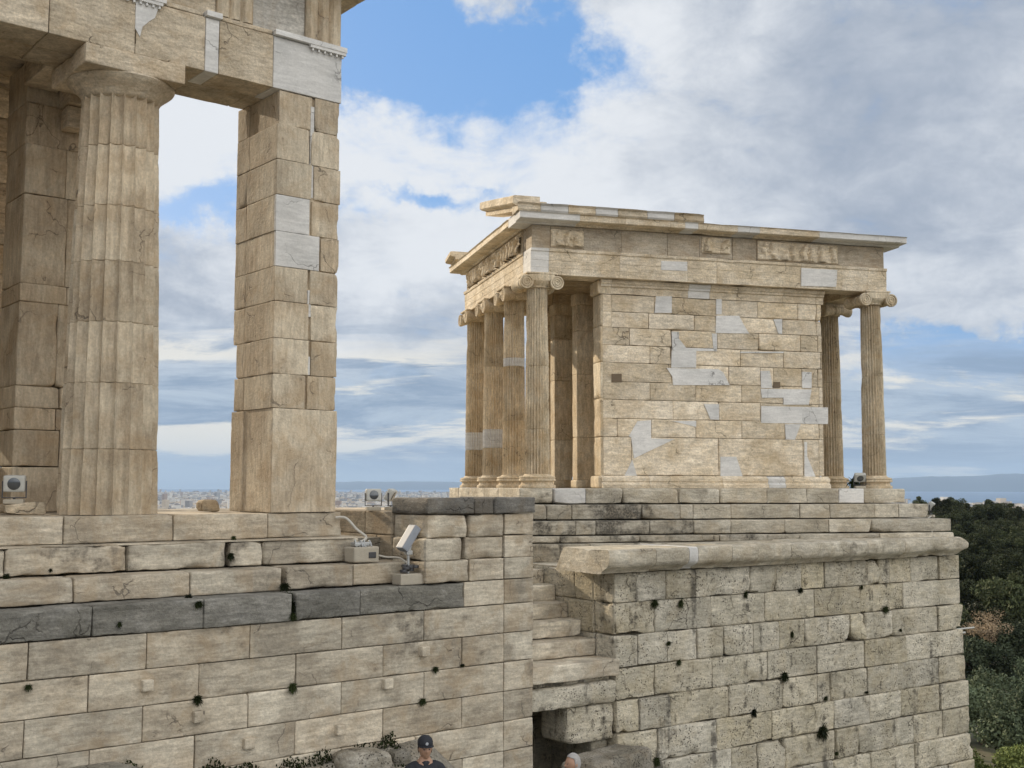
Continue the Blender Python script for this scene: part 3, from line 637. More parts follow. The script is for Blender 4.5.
# what is left of the pediment: sloping cornice stubs at both ends of the front
mb = MB(); mb.block((-.34, -.15, F1+.17), (.1, .45, F1+.36), r=.015, chip=.04)
def slope(mb0, y0, y1, up):
    m2 = MB(); m2.profile([(-.30, 0), (-.30, .09), (-.39, .11), (-.43, .14), (-.43, .27), (-.39, .29), (.1, .29), (.1, 0)], y0, y1, axis='y', rough=.0025, tint=(1.0, .6, 0))
    for v in m2.v: v[:, 2] += F1+.17+np.clip((v[:, 1]-y0)*up if up > 0 else (y1-v[:, 1])*-up, 0, 3)
    return m2
m2 = slope(mb, -.28, 2.25, .185); m2.block((-.12, .1, F1+.17), (.1, 1.45, F1+.36), r=.02, chip=.05, mat=1); m2.block((-.15, 1.1, F1+.66), (.1, 1.6, F1+.73), r=.02, mat=1); m2.build('pediment_fragment', [M['temple'], M['new']], temple, TT)
m2 = slope(mb, YL-.3, YL+.2, -.3); m2.xf(lambda v: np.where(np.arange(3) == 2, F1+.17+(v-F1-.17)*.62, v)); m2.build('pediment_fragment', [M['temple'], M['new']], temple, TT)
mb = MB(); mb.box((.4, .4, 4.49), (XL-.4, YL-.4, 5.02)); mb.build('ceiling', M['temple'], temple, TT)
mb = MB()
for x in (.75, 1.15): mb.box((x, .49, 4.3), (x+.16, YL-.49, 4.52))
mb.build('ceiling_beams', M['temple'], temple, TT)

# ================================================================== BASTION
bast = empty('stone_bastion', (*B.o, -9.5), B.t, label='massive pitted limestone bastion wall with a projecting slab cornice, carrying the small temple', cat='bastion')
BZ = (0, 0, 9.5)
zc = [-1.345, -1.81, -2.31, -2.80, -3.29, -3.79, -4.29, -4.80, -5.31, -5.8, -6.3, -6.8, -7.3, -7.8, -8.4, -9.4]
ju = [(636, 666, 696, 750, 777, 802, 825, 868, 880, 891, 912, 940), (655, 711, 765, 815, 861, 904), (638, 668, 697, 723, 752, 778, 804, 827, 850, 866, 893, 938), (655, 712, 767, 816, 863, 905),
      (639, 670, 728, 781, 816, 829, 852, 866, 896, 938), (657, 715, 770, 832, 868, 899, 938), (654, 709, 730, 756, 783, 833, 855, 893, 911, 940), (658, 703, 770, 831, 868, 911)]
mb = MB(); kb = dict(cell=.085, r=.015, chip=.065, und=.016, jit=.022, thr=.6, gap=.012)
for i, (b, a) in enumerate(zip(zc[:-1], zc[1:])):
    yb = -.014*(i)                       # slight batter
    if i < len(ju):
        xs = [0-.01]
        for u in ju[i]:
            # height of the course as seen at that bearing
            x, z = on_front(B, u, 600, yb); xs.append(x)
    else:
        xs = [0.]; 
        while xs[-1] < 8: xs.append(xs[-1]+random.uniform(.6, 1.5))
    xs = [x for x in xs if x < 8.55]+[8.91+.016*i]
    xx = [xs[0]]
    for x in xs[1:]:
        if x-xx[-1] > .12: xx.append(x)
    tn = [(lambda t: (t[0], t[1], min(.35, t[2])))(rt(.14, .5, .1)) for _ in xx]
    if i < 9:
        for q in range(len(xx)-1):
            kk = dict(kb); kk.pop('gap'); kk.pop('jit')
            if random.random() < .3: kk['chip'] = .17; kk['thr'] = .56
            j = random.uniform(-.022, .022); mb.block((xx[q]+.006, yb+j, a+.006), (xx[q+1]-.006, yb+.5, b-.006), tint=tn[q], **kk)
    if i >= 9: mb.row(xx, a, b, yb, .5, cell=.3)
    ys = [.51, 1.0+.3*(i % 2), 1.9+.3*(i % 2), 2.8, 3.7, 5]
    mb.row(ys, a, b, 0, .5, axis='y', cell=.12 if i < 7 else .3, r=.015, chip=.05, jit=.015)
    mb.row([.52, 2, 3.5, 5, 7, 9], a, b, 8.91+.016*i, -.5, axis='y', cell=.3)
mb.box((.3, .28, -9.4), (8.6, 9, -1.36)); mb.build('masonry', M['poros'], bast, BZ)
# cornice slabs
mb = MB(); pf = [(-.10, -1.34), (-.17, -1.33), (-.20, -1.29), (-.27, -1.25), (-.31, -1.22), (-.335, -1.17), (-.34, -1.04), (-.325, -.985), (-.29, -.965), (.95, -.975), (.98, -1.33)]
xs = [-.36]+ux(B, (655, 688, 697, 731, 757, 790, 830, 868, 905), 560, -.3)+[8.78]
for i, (a, b) in enumerate(zip(xs[:-1], xs[1:])):
    new = i in (2,); ro = .009 if i < 5 else .024
    mb.profile(pf if i < 7 else [(p[0]*(1 if p[0] > 0 else .95), p[1]) for p in pf], a+.004, b-.004, rough=ro, cell=.07, mat=1 if new else 0, tint=rt(.06, .2, .05))
def endcut(v):
    m = v[:, 0] < -.33
    v[m, 0] += .14*np.clip((v[m, 2]+1.34)/.37, 0, 1)*(.35+.65*np.clip((v[m, 1])/.9, 0, 1))-.06
    return v
def endround(v):
    m = v[:, 0] > 8.45; f = np.where(m, np.sqrt(np.clip(1-((v[:, 0]-8.45)/.36)**2, .25, 1)), 1.)
    v[:, 2] = -1.17+(v[:, 2]+1.17)*np.where(m, f, 1); return v
mb.xf(endcut); mb.xf(endround)
mb.build('cornice', [M['stepm'], M['new']], bast, BZ)
mb = MB(); mb.box((.02, .45, -1.352), (8.7, 9.0, -1.325)); mb.build('pavement', M['stepm'], bast, BZ)

# ------------------------------------------------------------------ stair beside the bastion
stair = empty('stone_stair', (*B.o, -4.8), B.t, label='narrow worn marble stair climbing between the terrace wall and the bastion', cat='stair'); SZ = (0, 0, 4.8)
st = [(.0, -2.65), (.46, -2.39), (.83, -2.13), (1.18, -1.88), (1.52, -1.63), (1.84, -1.39)]
for i, (y, z) in enumerate(st):
    m = MB(); y -= .02
    m.block((-2.6, y-(.05 if i == 0 else 0), z-.25), (-.02 if i else .03, y+.75, z), cell=.06, r=.014, chip=.07, und=.010, tint=(1.15+.03*(i % 3), .1+.1*(i % 2), 0)); m.build('step', M['terrace'], stair, SZ)
mb = MB(); mb.box((-2.6, .12, -3.0), (-.02, 3.8, -2.92)); mb.box((-2.6, .5, -3.0), (-.03, 3.6, -2.68)); mb.box((-2.6, 1.6, -4.8), (-.03, 3.9, -1.62))
mb.block((-2.6, .15, -3.0), (-.9, .7, -2.88), cell=.1); mb.block((-.88, .1, -3.0), (-.03, .7, -2.85), cell=.1)
mb.block((-2.6, -.06, -3.30), (-.02, .8, -2.98), cell=.06, r=.05, chip=.12, und=.03, tint=(1, .3, .1))
mb.block((-.92, .02, -3.86), (-.012, .7, -3.31), cell=.07, r=.04, chip=.08, und=.02); mb.block((-.35, .15, -4.6), (-.02, .8, -3.88), cell=.1, r=.03, chip=.08, tint=(.8, .5, .2))
mb.build('substructure', M['poros'], stair, SZ)
# loose and broken stones
def stone_thing(F, x, y, z, sx, sy, sz, label, cat='stone', rz=0, mat='poros', chip=.08, tint=(1, .5, 0), name='loose_stone', group=None):
    m = MB(); m.block((-sx/2, -sy/2, 0), (sx/2, sy/2, sz), cell=.05, r=min(sx, sy, sz)*.1, chip=chip, und=.035, tint=tint, thr=.5)
    w = F.world(x, y); return tag(m.build(name, M[mat], None, (*w, z), F.t+rz), label, cat, group)
stone_thing(B, -.0, .62, -1.35-.02, .5, .5, .02, 'thin stone sliver wedged under the sunlit end of the cornice slab') if False else None
x, z = on_front(B, 590, 765, -.5)
stone_thing(B, x+.35, -.45, -4.75, 1.5, .7, .83, 'rough broken limestone slab lying at the foot of the bastion corner', mat='rock', rz=.3)
stone_thing(P, -.33, 1.25, ZS, .27, .25, .17, 'small rounded stone sitting on the stylobate just left of the square pier', mat='marble', tint=(.8, .9, 0))
x, z = on_front(P, 368, 768, -1.5)
stone_thing(P, x, -1.35, -4.25, .66, .5, .90, 'pale grey limestone boulder at the wall foot beside the man in the cap', cat='boulder', tint=(1.35, .4, 0), mat='rock', name='boulder')
x, z = on_front(P, 322, 768, -1.5)
stone_thing(P, x, -1.42, -4.3, .50, .5, .78, 'small ochre mottled rock at the wall foot, left of the pale grey boulder', cat='boulder', mat='rock', name='boulder', tint=(1, .9, .1))
x, z = on_front(P, 407, 760, -1.5)
stone_thing(P, x, -1.28, -4.2, .3, .3, .80, 'upright mossy stone behind the cap wearing man, right of the pale boulder', cat='boulder', mat='rock', name='boulder', tint=(.75, .4, .2))
x, z = on_front(P, 58, 768, -1.5)
stone_thing(P, x, -1.42, -4.0, .75, .5, .93, 'lichen spotted limestone boulder in the bottom left corner under the wall', cat='boulder', mat='rock', name='boulder', tint=(1.1, .7, .1))

# ================================================================== GROUND, SEA, MOUNTAINS
def ground_z(X, Y):
    R = np.hypot(X, Y)+1e-6; az = np.arctan2(X, Y); t = np.tan(np.clip(az, -1.2, 1.2))
    z = np.where(R < 20, -4.75, -4.75-(R-20)*.34); z = np.maximum(z, -18)
    west = 1/(1+np.exp(-(az-.27)*30))*(az < 1.6)
    hill = -18+np.clip((R-95)/210, 0, 1)*(8.3-(t-.40)*30)
    z = np.where(R > 60, z*(1-west)+hill*west, z)
    far = np.clip((R-330)/900, 0, 1); far = far*far*(3-2*far)
    dn = np.clip((R-60)/500, 0, 1)
    base = np.where(R > 60, -18-dn*40*(1-west), z)
    z = np.where(R > 60, z*west+base*(1-west), z)
    z = z*(1-far)+(-90)*far
    coast = 5600+(14200-5600)*(1/(1+np.exp((az-.15)*14)))
    z = np.where(R > coast, -90-np.clip((R-coast)/300, 0, 1)*14, z)
    # beyond the forward sector behind the viewer the plain just goes on
    n = fbm(np.stack([X/25., Y/25., 0*X], 1), 3)-.5
    z = z+n*np.clip((R-22)/60, 0, 1)*2.2*np.clip(1-(R-800)/800, .15, 1)
    return z
rr = np.concatenate([[0], np.linspace(6, 24, 7), np.linspace(26, 100, 26), np.linspace(108, 420, 36), np.geomspace(450, 31500, 44)])
na = 300; aa = np.linspace(0, 2*np.pi, na, endpoint=False)
Rg, Ag = np.meshgrid(rr, aa, indexing='ij'); X = (Rg*np.sin(Ag)).ravel(); Y = (Rg*np.cos(Ag)).ravel()
Z = ground_z(X, Y); mb = MB()
I, J = np.meshgrid(np.arange(len(rr)-1), np.arange(na), indexing='ij'); I = I.ravel(); J = J.ravel()
mb.add(np.stack([X, Y, Z], 1), np.stack([I*na+J, I*na+(J+1) % na, (I+1)*na+(J+1) % na, (I+1)*na+J], 1))
m, nt, b = nodes('earth_and_scrub'); g = N(nt); v = g.new('ShaderNodeTexCoord').outputs['Object']
c = g.mix(g.ramp(g.noise(v, .12, 8, .7), .4, .6), (.16, .13, .085), (.05, .06, .025)); c = g.mix(g.ramp(g.noise(v, 1.5, 8, .7), .45, .65), c, (.10, .10, .05))
c = g.mix(g.ramp(g.noise(v, .0045, 10, .75), .45, .55), c, (.22, .21, .19)) ; g.L(c, b.inputs['Base Color']); b.inputs['Roughness'].default_value = .95
tag(mb.build('ground', m), kind='structure')
m, nt, b = nodes('sea_water'); g = N(nt); v = g.new('ShaderNodeTexCoord').outputs['Object']
g.L(g.mix(g.ramp(g.noise(g.vmath('MULTIPLY', v, (.0004, .0015, 1)), 1., 6, .6), .35, .65), (.05, .11, .22), (.08, .16, .28)), b.inputs['Base Color']); b.inputs['Roughness'].default_value = .45
bp = g.new('ShaderNodeBump'); bp.inputs['Strength'].default_value = .4; bp.inputs['Distance'].default_value = 3; g.L(g.noise(v, .02, 6, .7), bp.inputs['Height']); g.L(bp.outputs[0], b.inputs['Normal'])
mb = MB(); mb.lathe([(31000, -92.0), (15000, -92.0), (3000, -92.0)], 96, cap=False)
tag(mb.build('sea', m, smooth=False), kind='structure')
hm = plain('far_hills', (.06, .09, .13), .95, var=.3, scale=.001)
def ridge(name, az0, az1, R, top, seed):
    mb = MB(); n = 120; k = 7; A = np.linspace(az0, az1, n); V = []
    prof = fbm(np.stack([A*22+seed, A*0, A*0], 1), 4); env = np.sin(np.linspace(0, np.pi, n))**.6
    for i, a in enumerate(A):
        h = top*env[i]*(.45+.8*prof[i])
        for j in range(k):
            f = j/(k-1); rrr = R+f*2400-1200; hz = -94+(h+94)*math.sin(math.pi*f)**.8
            V.append((rrr*math.sin(a), rrr*math.cos(a), hz))
    F = [(i*k+j, (i+1)*k+j, (i+1)*k+j+1, i*k+j+1) for i in range(n-1) for j in range(k-1)]
    mb.add(V, F); return tag(mb.build(name, hm), kind='structure')
ridge('hills', .26, .62, 26000, 300, 3.)
ridge('hills', -.19, .02, 28500, 150, 8.)
ridge('hills', -.55, -.30, 28500, 200, 14.)

# ------------------------------------------------------------------ city on the plain
cm = [plain('house_white', (.62, .60, .56), .8, var=.2, scale=.2), plain('house_cream', (.5, .44, .36), .8, var=.2, scale=.2), plain('house_grey', (.30, .30, .31), .8, var=.2, scale=.2), plain('house_window', (.06, .07, .09), .4), plain('roof_tile', (.34, .27, .23), .8), plain('city_trees', (.06, .08, .04), .9)]
def house_mesh(w, d, h, mat):
    mb = MB(); mb.box((-w/2, -d/2, -8), (w/2, d/2, h), mat); mb.box((-w/2+1, -d/2+1, h), (w/2-1, d/2-1, h+.6), mat); mb.box((-2, -2, h), (2, 2, h+3), mat)
    wb = mb; nf = int(h/3.2)
    for f in range(nf):
        z = 1+f*3.2
        for k in range(int(w/3.4)):
            x = -w/2+1+k*3.4; wb.box((x, -d/2-.05, z), (x+1.7, -d/2+.1, z+1.6), 3)
    return mb.mesh('apartment_block', cm, smooth=False)
HM = [house_mesh(*a) for a in ((16, 14, 17, 0), (22, 14, 20, 1), (14, 12, 13, 0), (26, 16, 24, 2), (18, 16, 15, 0), (12, 12, 22, 1))]
cnt = 0; used = []
rs = np.random.RandomState(5)
def city_spots(n, az0, az1, r0, r1):
    a = rs.uniform(az0, az1, n); r = np.sqrt(rs.uniform(r0**2, r1**2, n)); return r*np.sin(a), r*np.cos(a)
for az0, az1, r0, r1, n in ((-.31, -.235, 3700, 4500, 130), (-.158, -.085, 3700, 4500, 120), (.38, .47, 3300, 4000, 48)):
    XX, YY = city_spots(n, az0, az1, r0, r1); ZZ = ground_z(XX, YY)
    for x, y, z in zip(XX, YY, ZZ):
        me = HM[rs.randint(len(HM))]
        o = bpy.data.objects.new('apartment_block', me); C.objects.link(o); o.location = (x, y, z); o.rotation_euler.z = rs.choice([.35, .35+1.57, .9, -.2])
        tag(o, 'pale flat roofed apartment block among hundreds in the hazy city below the horizon', 'building', 'apartment blocks of the distant city')
mb = MB(); V = []; F = []
def blob_city(n, az0, az1, r0, r1):
    XX, YY = city_spots(n, az0, az1, r0, r1); ZZ = ground_z(XX, YY)
    w = rs.uniform(6, 15, n); d = rs.uniform(6, 14, n); h = rs.uniform(8, 24, n)*np.where(rs.rand(n) < .03, 2, 1); a = rs.choice([.35, .9, -.2], n)
    mt = rs.choice([0, 0, 0, 1, 1, 2, 2, 4, 5, 5], n)
    for i in range(n):
        c, s = math.cos(a[i]), math.sin(a[i]); q = [(-w[i], -d[i]), (w[i], -d[i]), (w[i], d[i]), (-w[i], d[i])]
        vv = [(XX[i]+x*c-y*s, YY[i]+x*s+y*c, z) for z in (ZZ[i]-8, ZZ[i]+(h[i] if mt[i] != 5 else 8)) for x, y in q]
        b0 = mb.n; mb.add(vv, [(4,5,6,7),(0,1,5,4),(1,2,6,5),(2,3,7,6),(3,0,4,7)], int(mt[i]))
blob_city(6500, -.36, -.02, 4500, 13800); blob_city(2500, -.36, -.02, 3600, 5200); blob_city(1800, .33, .52, 3300, 5500); blob_city(1200, -.02, .33, 4000, 9000)
tag(mb.build('city', cm, smooth=False), 'dense pale hazy city spreading over the plain to the sea below the horizon', 'city', kind='stuff')

# ------------------------------------------------------------------ trees
def crown_mesh(name, mat, rad, hgt, nclump, nleaf, leaf, seed, zc, flat=1.):
    r = np.random.RandomState(seed); mb = MB(); V = []; T_ = []
    cl = []
    while len(cl) < nclump:
        p = r.uniform(-1, 1, 3)
        if np.linalg.norm(p) < 1: cl.append(p*np.array([rad, rad, hgt/2])*.82)
    for c in cl:
        cr_ = r.uniform(.22, .42)*rad; n = int(nleaf/nclump); d = r.normal(size=(n, 3)); d /= np.linalg.norm(d, axis=1)[:, None]
        p = c+d*cr_*(r.uniform(.35, 1., n)**.6)[:, None]*np.array([1, 1, .75*flat]); p[:, 2] += zc
        u = r.normal(size=(n, 3)); u /= np.linalg.norm(u, axis=1)[:, None]; w = np.cross(u, d+r.normal(size=(n, 3))*.6); w /= np.linalg.norm(w, axis=1)[:, None]+1e-9
        l = leaf*r.uniform(.6, 1.4, n)[:, None]; q = np.stack([p-u*l-w*l*.5, p+u*l-w*l*.4, p+u*l*.8+w*l*.5, p-u*l*.8+w*l*.5], 1).reshape(-1, 3)
        V.append(q); tb = r.uniform(.75, 1.25); tg = r.uniform(0, 1); t = np.stack([tb*r.uniform(.8, 1.2, n), np.clip(tg*.6+r.uniform(0, .4, n), 0, 1), 0*l[:, 0], 1+0*l[:, 0]], 1); T_.append(np.repeat(t, 4, 0))
    V = np.concatenate(V); mb.add(V, np.arange(len(V)).reshape(-1, 4)); mb.t[-1] = np.concatenate(T_)
    me = bpy.data.meshes.new(name); me.from_pydata(V.tolist(), [], mb.f); me.materials.append(mat)
    a = me.color_attributes.new('tint', 'FLOAT_COLOR', 'POINT'); a.data.foreach_set('color', np.concatenate(mb.t).ravel()); me.update(); return me
def trunk_mesh(h, r, seed, spread=1.2):
    q = random.Random(seed); mb = MB(); pts = [(0, 0, -1.5), (0, 0, 0), (q.uniform(-.1, .1), q.uniform(-.1, .1), h*.35), (q.uniform(-.3, .3), q.uniform(-.3, .3), h*.7)]
    mb.tube(pts, [r*1.3, r*1.15, r*.8, r*.5], 8)
    for i in range(6):
        a = q.uniform(0, 6.28); s = Vector(pts[2]).lerp(Vector(pts[3]), q.uniform(0, 1)); e = s+Vector((math.cos(a)*spread, math.sin(a)*spread, q.uniform(.5, 1.3)*spread))
        mb.tube([s, s.lerp(e, .5)+Vector((0, 0, .1)), e], [r*.45, r*.3, r*.12], 6)
    return mb.mesh('trunk', M['bark'])
kinds = {
 'pine_tree': [(crown_mesh('crown', M['pine'], 2.6, 5.0, 24, 8000, .10, s, 3.6), trunk_mesh(4.2, .2, s)) for s in (1, 2, 3)],
 'olive_tree': [(crown_mesh('crown', M['olive'], 2.6, 3.8, 34, 9000, .085, s+10, 3.0), trunk_mesh(3, .22, s)) for s in (1, 2)],
 'round_shrub': [(crown_mesh('crown', M['shrub'], 1.9, 2.6, 26, 7000, .07, s+20, 1.4), trunk_mesh(1.6, .09, s, .8)) for s in (1, 2)],
 'bare_autumn_tree': [(crown_mesh('crown', M['autumn'], 2.6, 3.4, 18, 2600, .07, 31, 3.2), trunk_mesh(3.4, .16, 5, 1.8))]}
def tree(kind, x, y, s, label, group, v=None, sz=1., dz=0):
    cmh, tm = random.choice(kinds[kind]); z = float(ground_z(np.array([x]), np.array([y]))[0])+dz
    o = empty(kind, (x, y, z), random.uniform(0, 6.28), label=label, cat='shrub' if 'shrub' in kind else 'tree', group=group); o.scale = (s, s, s*sz)
    for nm, me in (('crown', cmh), ('trunk', tm)):
        c = bpy.data.objects.new(nm, me); C.objects.link(c); c.parent = o
def polar(t, R): a = math.atan(t); return R*math.sin(a), R*math.cos(a)
random.seed(21)
for R in np.arange(118, 330, 11.):
    t = .285
    while t < .60:
        x, y = polar(t+random.uniform(-.006, .006), R+random.uniform(-5, 5))
        tree('pine_tree', x, y, random.uniform(.75, 1.3), 'dark evergreen tree in the dense wood covering the hillside right of the bastion', 'evergreens of the hillside wood', sz=random.uniform(.85, 1.15))
        t += random.uniform(3.4, 5.2)/R
for R in (82, 92, 103, 112):
    t = .30
    while t < .56:
        x, y = polar(t, R+random.uniform(-3, 3))
        if not (.375 < t < .45 and R < 95 and False): tree('olive_tree', x, y, random.uniform(.9, 1.25), 'grey green olive like tree at the foot of the wood, right of the bastion', 'grey green trees below the wood')
        t += random.uniform(4.3, 6.)/R
for R in (50, 56, 63, 71):
    t = .37
    while t < .56:
        x, y = polar(t, R+random.uniform(-2, 2)); k = random.random()
        if k < .55: tree('round_shrub', x, y, random.uniform(1.0, 1.5), 'yellow green shrub on the slope below the bastion, near the lower right corner', 'yellow green shrubs on the lower slope')
        else: tree('olive_tree', x, y, random.uniform(.7, .95), 'low olive tree among yellow green shrubs near the lower right corner', 'low olive trees on the lower slope', sz=.85)
        t += random.uniform(3., 4.4)/R
for t, R, s in ((.407, 112, .85),):
    x, y = polar(t, R); tree('bare_autumn_tree', x, y, s, 'reddish brown half bare autumn tree between the dark wood and the olives', 'reddish autumn trees below the dark wood', dz=2.2)

# ------------------------------------------------------------------ weeds
def tuft_mesh(seed, r=.055, n=320):
    q = np.random.RandomState(seed); V = []; mb = MB(); T_ = []
    for i in range(n):
        a = q.uniform(-1.5, 1.5); el = q.uniform(-1.0, .9); l = r*q.uniform(.5, 1.6); d = np.array([math.sin(a)*math.cos(el), -math.cos(a)*math.cos(el)*.7, math.sin(el)]); w = np.cross(d, q.normal(size=3)); w /= np.linalg.norm(w); w *= r*.05
        p = q.normal(size=3)*r*.25; m_ = p+d*l*.6; e = p+d*l+np.array([0, 0, -l*.25]); V += [p-w, p+w, m_+w*1.4, m_-w*1.4, m_-w*1.4, m_+w*1.4, e+w*.3, e-w*.3]
        T_ += [[q.uniform(.7, 1.2), q.uniform(0, 1), 0, 1]]*8
    V = np.array(V); me = bpy.data.meshes.new('weed_tuft'); me.from_pydata(V.tolist(), [], np.arange(len(V)).reshape(-1, 4).tolist()); me.materials.append(M['weed'])
    a = me.color_attributes.new('tint', 'FLOAT_COLOR', 'POINT'); a.data.foreach_set('color', np.array(T_, float).ravel()); me.update(); return me
TM = [tuft_mesh(s) for s in range(4)]
def weed(F, u, v, y, s, label, group=None, name='weed_tuft'):
    x, z = on_front(F, u, v, y); w = F.world(x, y-.01); o = bpy.data.objects.new(name, random.choice(TM)); C.objects.link(o); o.location = (*w, z); o.rotation_euler.z = F.t+random.uniform(-.3, .3); s *= .8; o.scale = (s*random.uniform(.7, 1.2), s*.8, s*random.uniform(.8, 1.4)); tag(o, label, 'weed', group)
for u, v, s in ((197, 699, 1.5), (292, 687, 1.1), (435, 669, .9), (462, 665, .6), (422, 701, 1.), (28, 687, .7), (119, 624, .6)):
    weed(P, u, v, -1.06, s, 'small dark weed tuft sprouting from a joint of the smooth terrace wall', 'weeds in the terrace wall')
for u, v, s in ((784, 676, 1.6), (885, 609, 1.3), (821, 731, 2.3), (791, 634, 1.), (825, 698, .9), (800, 590, 1.1), (654, 603, 1.5), (680, 603, 1.2), (668, 643, 1.), (753, 712, 1.4), (656, 761, 1.2), (678, 662, 1.), (861, 587, .8), (745, 594, .9), (866, 692, .7), (836, 753, .8), (900, 630, .7)):
    weed(B, u, v, -.01-.03*(v-560)/100, s, 'dark weed clump rooted in a joint of the pitted bastion wall', 'weeds in the bastion wall')
for u, v, y, s in ((292, 606, -1.0, 1.6), (289, 598, -.95, 1.4), (284, 586, -.75, 1.2), (230, 556, -.4, 1.), (198, 604, -1.08, 1.1), (188, 597, -.85, .8), (6, 577, -.4, .8), (50, 570, -.4, .6), (233, 538, -.1, .8), (292, 616, -1.08, 1.2)):
    weed(P, u, v, y, s, 'weed clump growing in a broken joint of the colonnade steps', 'weeds in the colonnade steps')
# moss and grass along the wall foot
mb = MB(); n = 9000; T_ = []; V = []
q = np.random.RandomState(3)
for i in range(n):
    x = q.uniform(-4.6, 1.3); y = -1.08-abs(q.normal())*.25
    zt = np.interp(x, [-4.6, -3.2, -2.4, -1.6, -.2, .6, 1.3, 1.75, 2.3], [-3.14, -3.12, -3.14, -3.26, -3.39, -3.33, -3.30, -3.28, -3.6])+.09*math.sin(x*9)*math.sin(x*3.7) - (abs(y)-1.08)*.9
    p = np.array([x, y, zt-q.uniform(0, .12)]); d = np.array([q.normal()*.5, q.normal()*.5, 1.]); d /= np.linalg.norm(d); w = np.cross(d, q.normal(size=3)); w /= np.linalg.norm(w); l = q.uniform(.015, .04)
    V += [p-w*.012, p+w*.012, p+d*l+w*.006, p+d*l-w*.006]; T_ += [[q.uniform(.6, 1.2), q.uniform(0, 1), 0, 1]]*4
me = bpy.data.meshes.new('moss'); me.from_pydata([tuple(a) for a in V], [], np.arange(len(V)).reshape(-1, 4).tolist()); me.materials.append(M['weed'])
a = me.color_attributes.new('tint', 'FLOAT_COLOR', 'POINT'); a.data.foreach_set('color', np.array(T_, float).ravel())
o = bpy.data.objects.new('moss', me); C.objects.link(o); o.location = (*P.o, 0); o.rotation_euler.z = P.t; tag(o, 'dark moss and short grass along the foot of the terrace wall', 'moss', kind='stuff')
# rocky ledge the wall stands on
mb = MB(); xs_ = np.linspace(-6, 2.5, 90); ys_ = np.linspace(-2.2, -1.0, 16); XX, YY = np.meshgrid(xs_, ys_, indexing='ij')
top = np.interp(XX, [-6, -3.2, -2.4, -1.6, -.2, .6, 1.3, 1.75, 2.3, 2.5], [-3.1, -3.08, -3.06, -3.35, -3.52, -3.46, -3.42, -3.4, -3.9, -4.8])
ZZ = top-np.clip(-1.25-YY, 0, 9)**1.2*1.6+.16*(fbm(np.stack([XX.ravel()*2, YY.ravel()*2, 0*XX.ravel()], 1), 4).reshape(XX.shape)-.5)
I, J = np.meshgrid(np.arange(89), np.arange(15), indexing='ij'); I = I.ravel(); J = J.ravel()
mb.add(np.stack([XX.ravel(), YY.ravel(), ZZ.ravel()], 1), np.stack([I*16+J, (I+1)*16+J, (I+1)*16+J+1, I*16+J+1], 1))
o = mb.build('rocky_ledge', M['rock'], None, (*P.o, 0), P.t); tag(o, kind='structure')

# ================================================================== LAMPS AND BOXES
gm = plain('grey_metal', (.42, .43, .43), .45, .5); wm_ = plain('pale_paint', (.46, .46, .43), .5); dm = plain('dark_metal', (.07, .07, .075), .5, .4); glass, nt, b = nodes('lamp_glass'); b.inputs['Base Color'].default_value = (.12, .13, .14, 1); b.inputs['Roughness'].default_value = .12; b.inputs['Metallic'].default_value = .6
conc = plain('concrete', (.42, .38, .31), .9, scale=20, bump=.4); cabm = plain('cable_grey', (.5, .48, .43), .6)
def rounded_rot(mb, R, c):
    mb.xf(lambda v: (v-np.array(c))@np.array(R).T+np.array(c))
def floodlight(F, x, y, z, s, yaw, tilt, label, name='floodlight', head=(.30, .12, .24), foot=True, group=None):
    t = empty(name, (*F.world(x, y), z), F.t+yaw, label=label, cat='floodlight', group=group); t.scale = (s, s, s)
    if foot:
        m = MB(); m.block((-.14, -.09, 0), (.14, .09, .07), cell=.05, r=.012, chip=.015); m.build('foot', conc, t)
    m = MB(); m.box((-.17, -.012, .10), (-.155, .012, .34)); m.box((.155, -.012, .10), (.17, .012, .34)); m.box((-.17, -.013, .085), (.17, .013, .10)); m.tube([(0, 0, .05), (0, 0, .09)], .02); m.build('bracket', dm, t)
    w, d, h = head; R = Matrix.Rotation(tilt, 3, 'X'); c = (0, 0, .30)
    m = MB(); m.block((-w/2, -d/2, .30-h/2), (w/2, d/2, .30+h/2), cell=.06, r=.02, chip=.0, und=0); 
    for k in range(5): m.box((-w/2+.03, d/2-.002, .30-h/2+.03+k*.04), (w/2-.03, d/2+.03, .30-h/2+.04+k*.04))
    rounded_rot(m, R, c); hd = m.build('housing', wm_, t)
    m = MB(); m.lathe([(.0, -d/2-.006), (.085, -d/2-.006), (.09, -d/2-.003), (.09, -d/2+.01)], 24, (0, 0, .30), ax='y', cap=False); rounded_rot(m, R, c); m.build('lens', glass, hd)
    return t
stone_thing(P, -2.95, .95, ZS, .5, .4, .14, 'flat stone block under the floodlight at the far left edge', mat='marble')
floodlight(P, -3.02, .95, ZS+.13, .85, -.45, .1, 'white floodlight with round dark lens standing on the stylobate at the far left edge')
floodlight(P, 2.1-.25, .35, -.36, .75, -.35, -.05, 'small pale floodlight with round lens on the low parapet, nearer the square pier')
floodlight(P, 2.12, .30, -.36, .75, .7, .5, 'small tilted brown backed floodlight on the parapet next to the grey coping stones')
x, z = on_front(T, 936, 504, -.6); floodlight(T, 8.10+.16, -.45, -.61, .75, .8, .6, 'small floodlight tilted up on the outer end of the temple steps')
floodlight(T, 6.98, .05, ZT, .75, -.3, .6, 'small floodlight on the temple floor between side wall and outer corner column', foot=True)
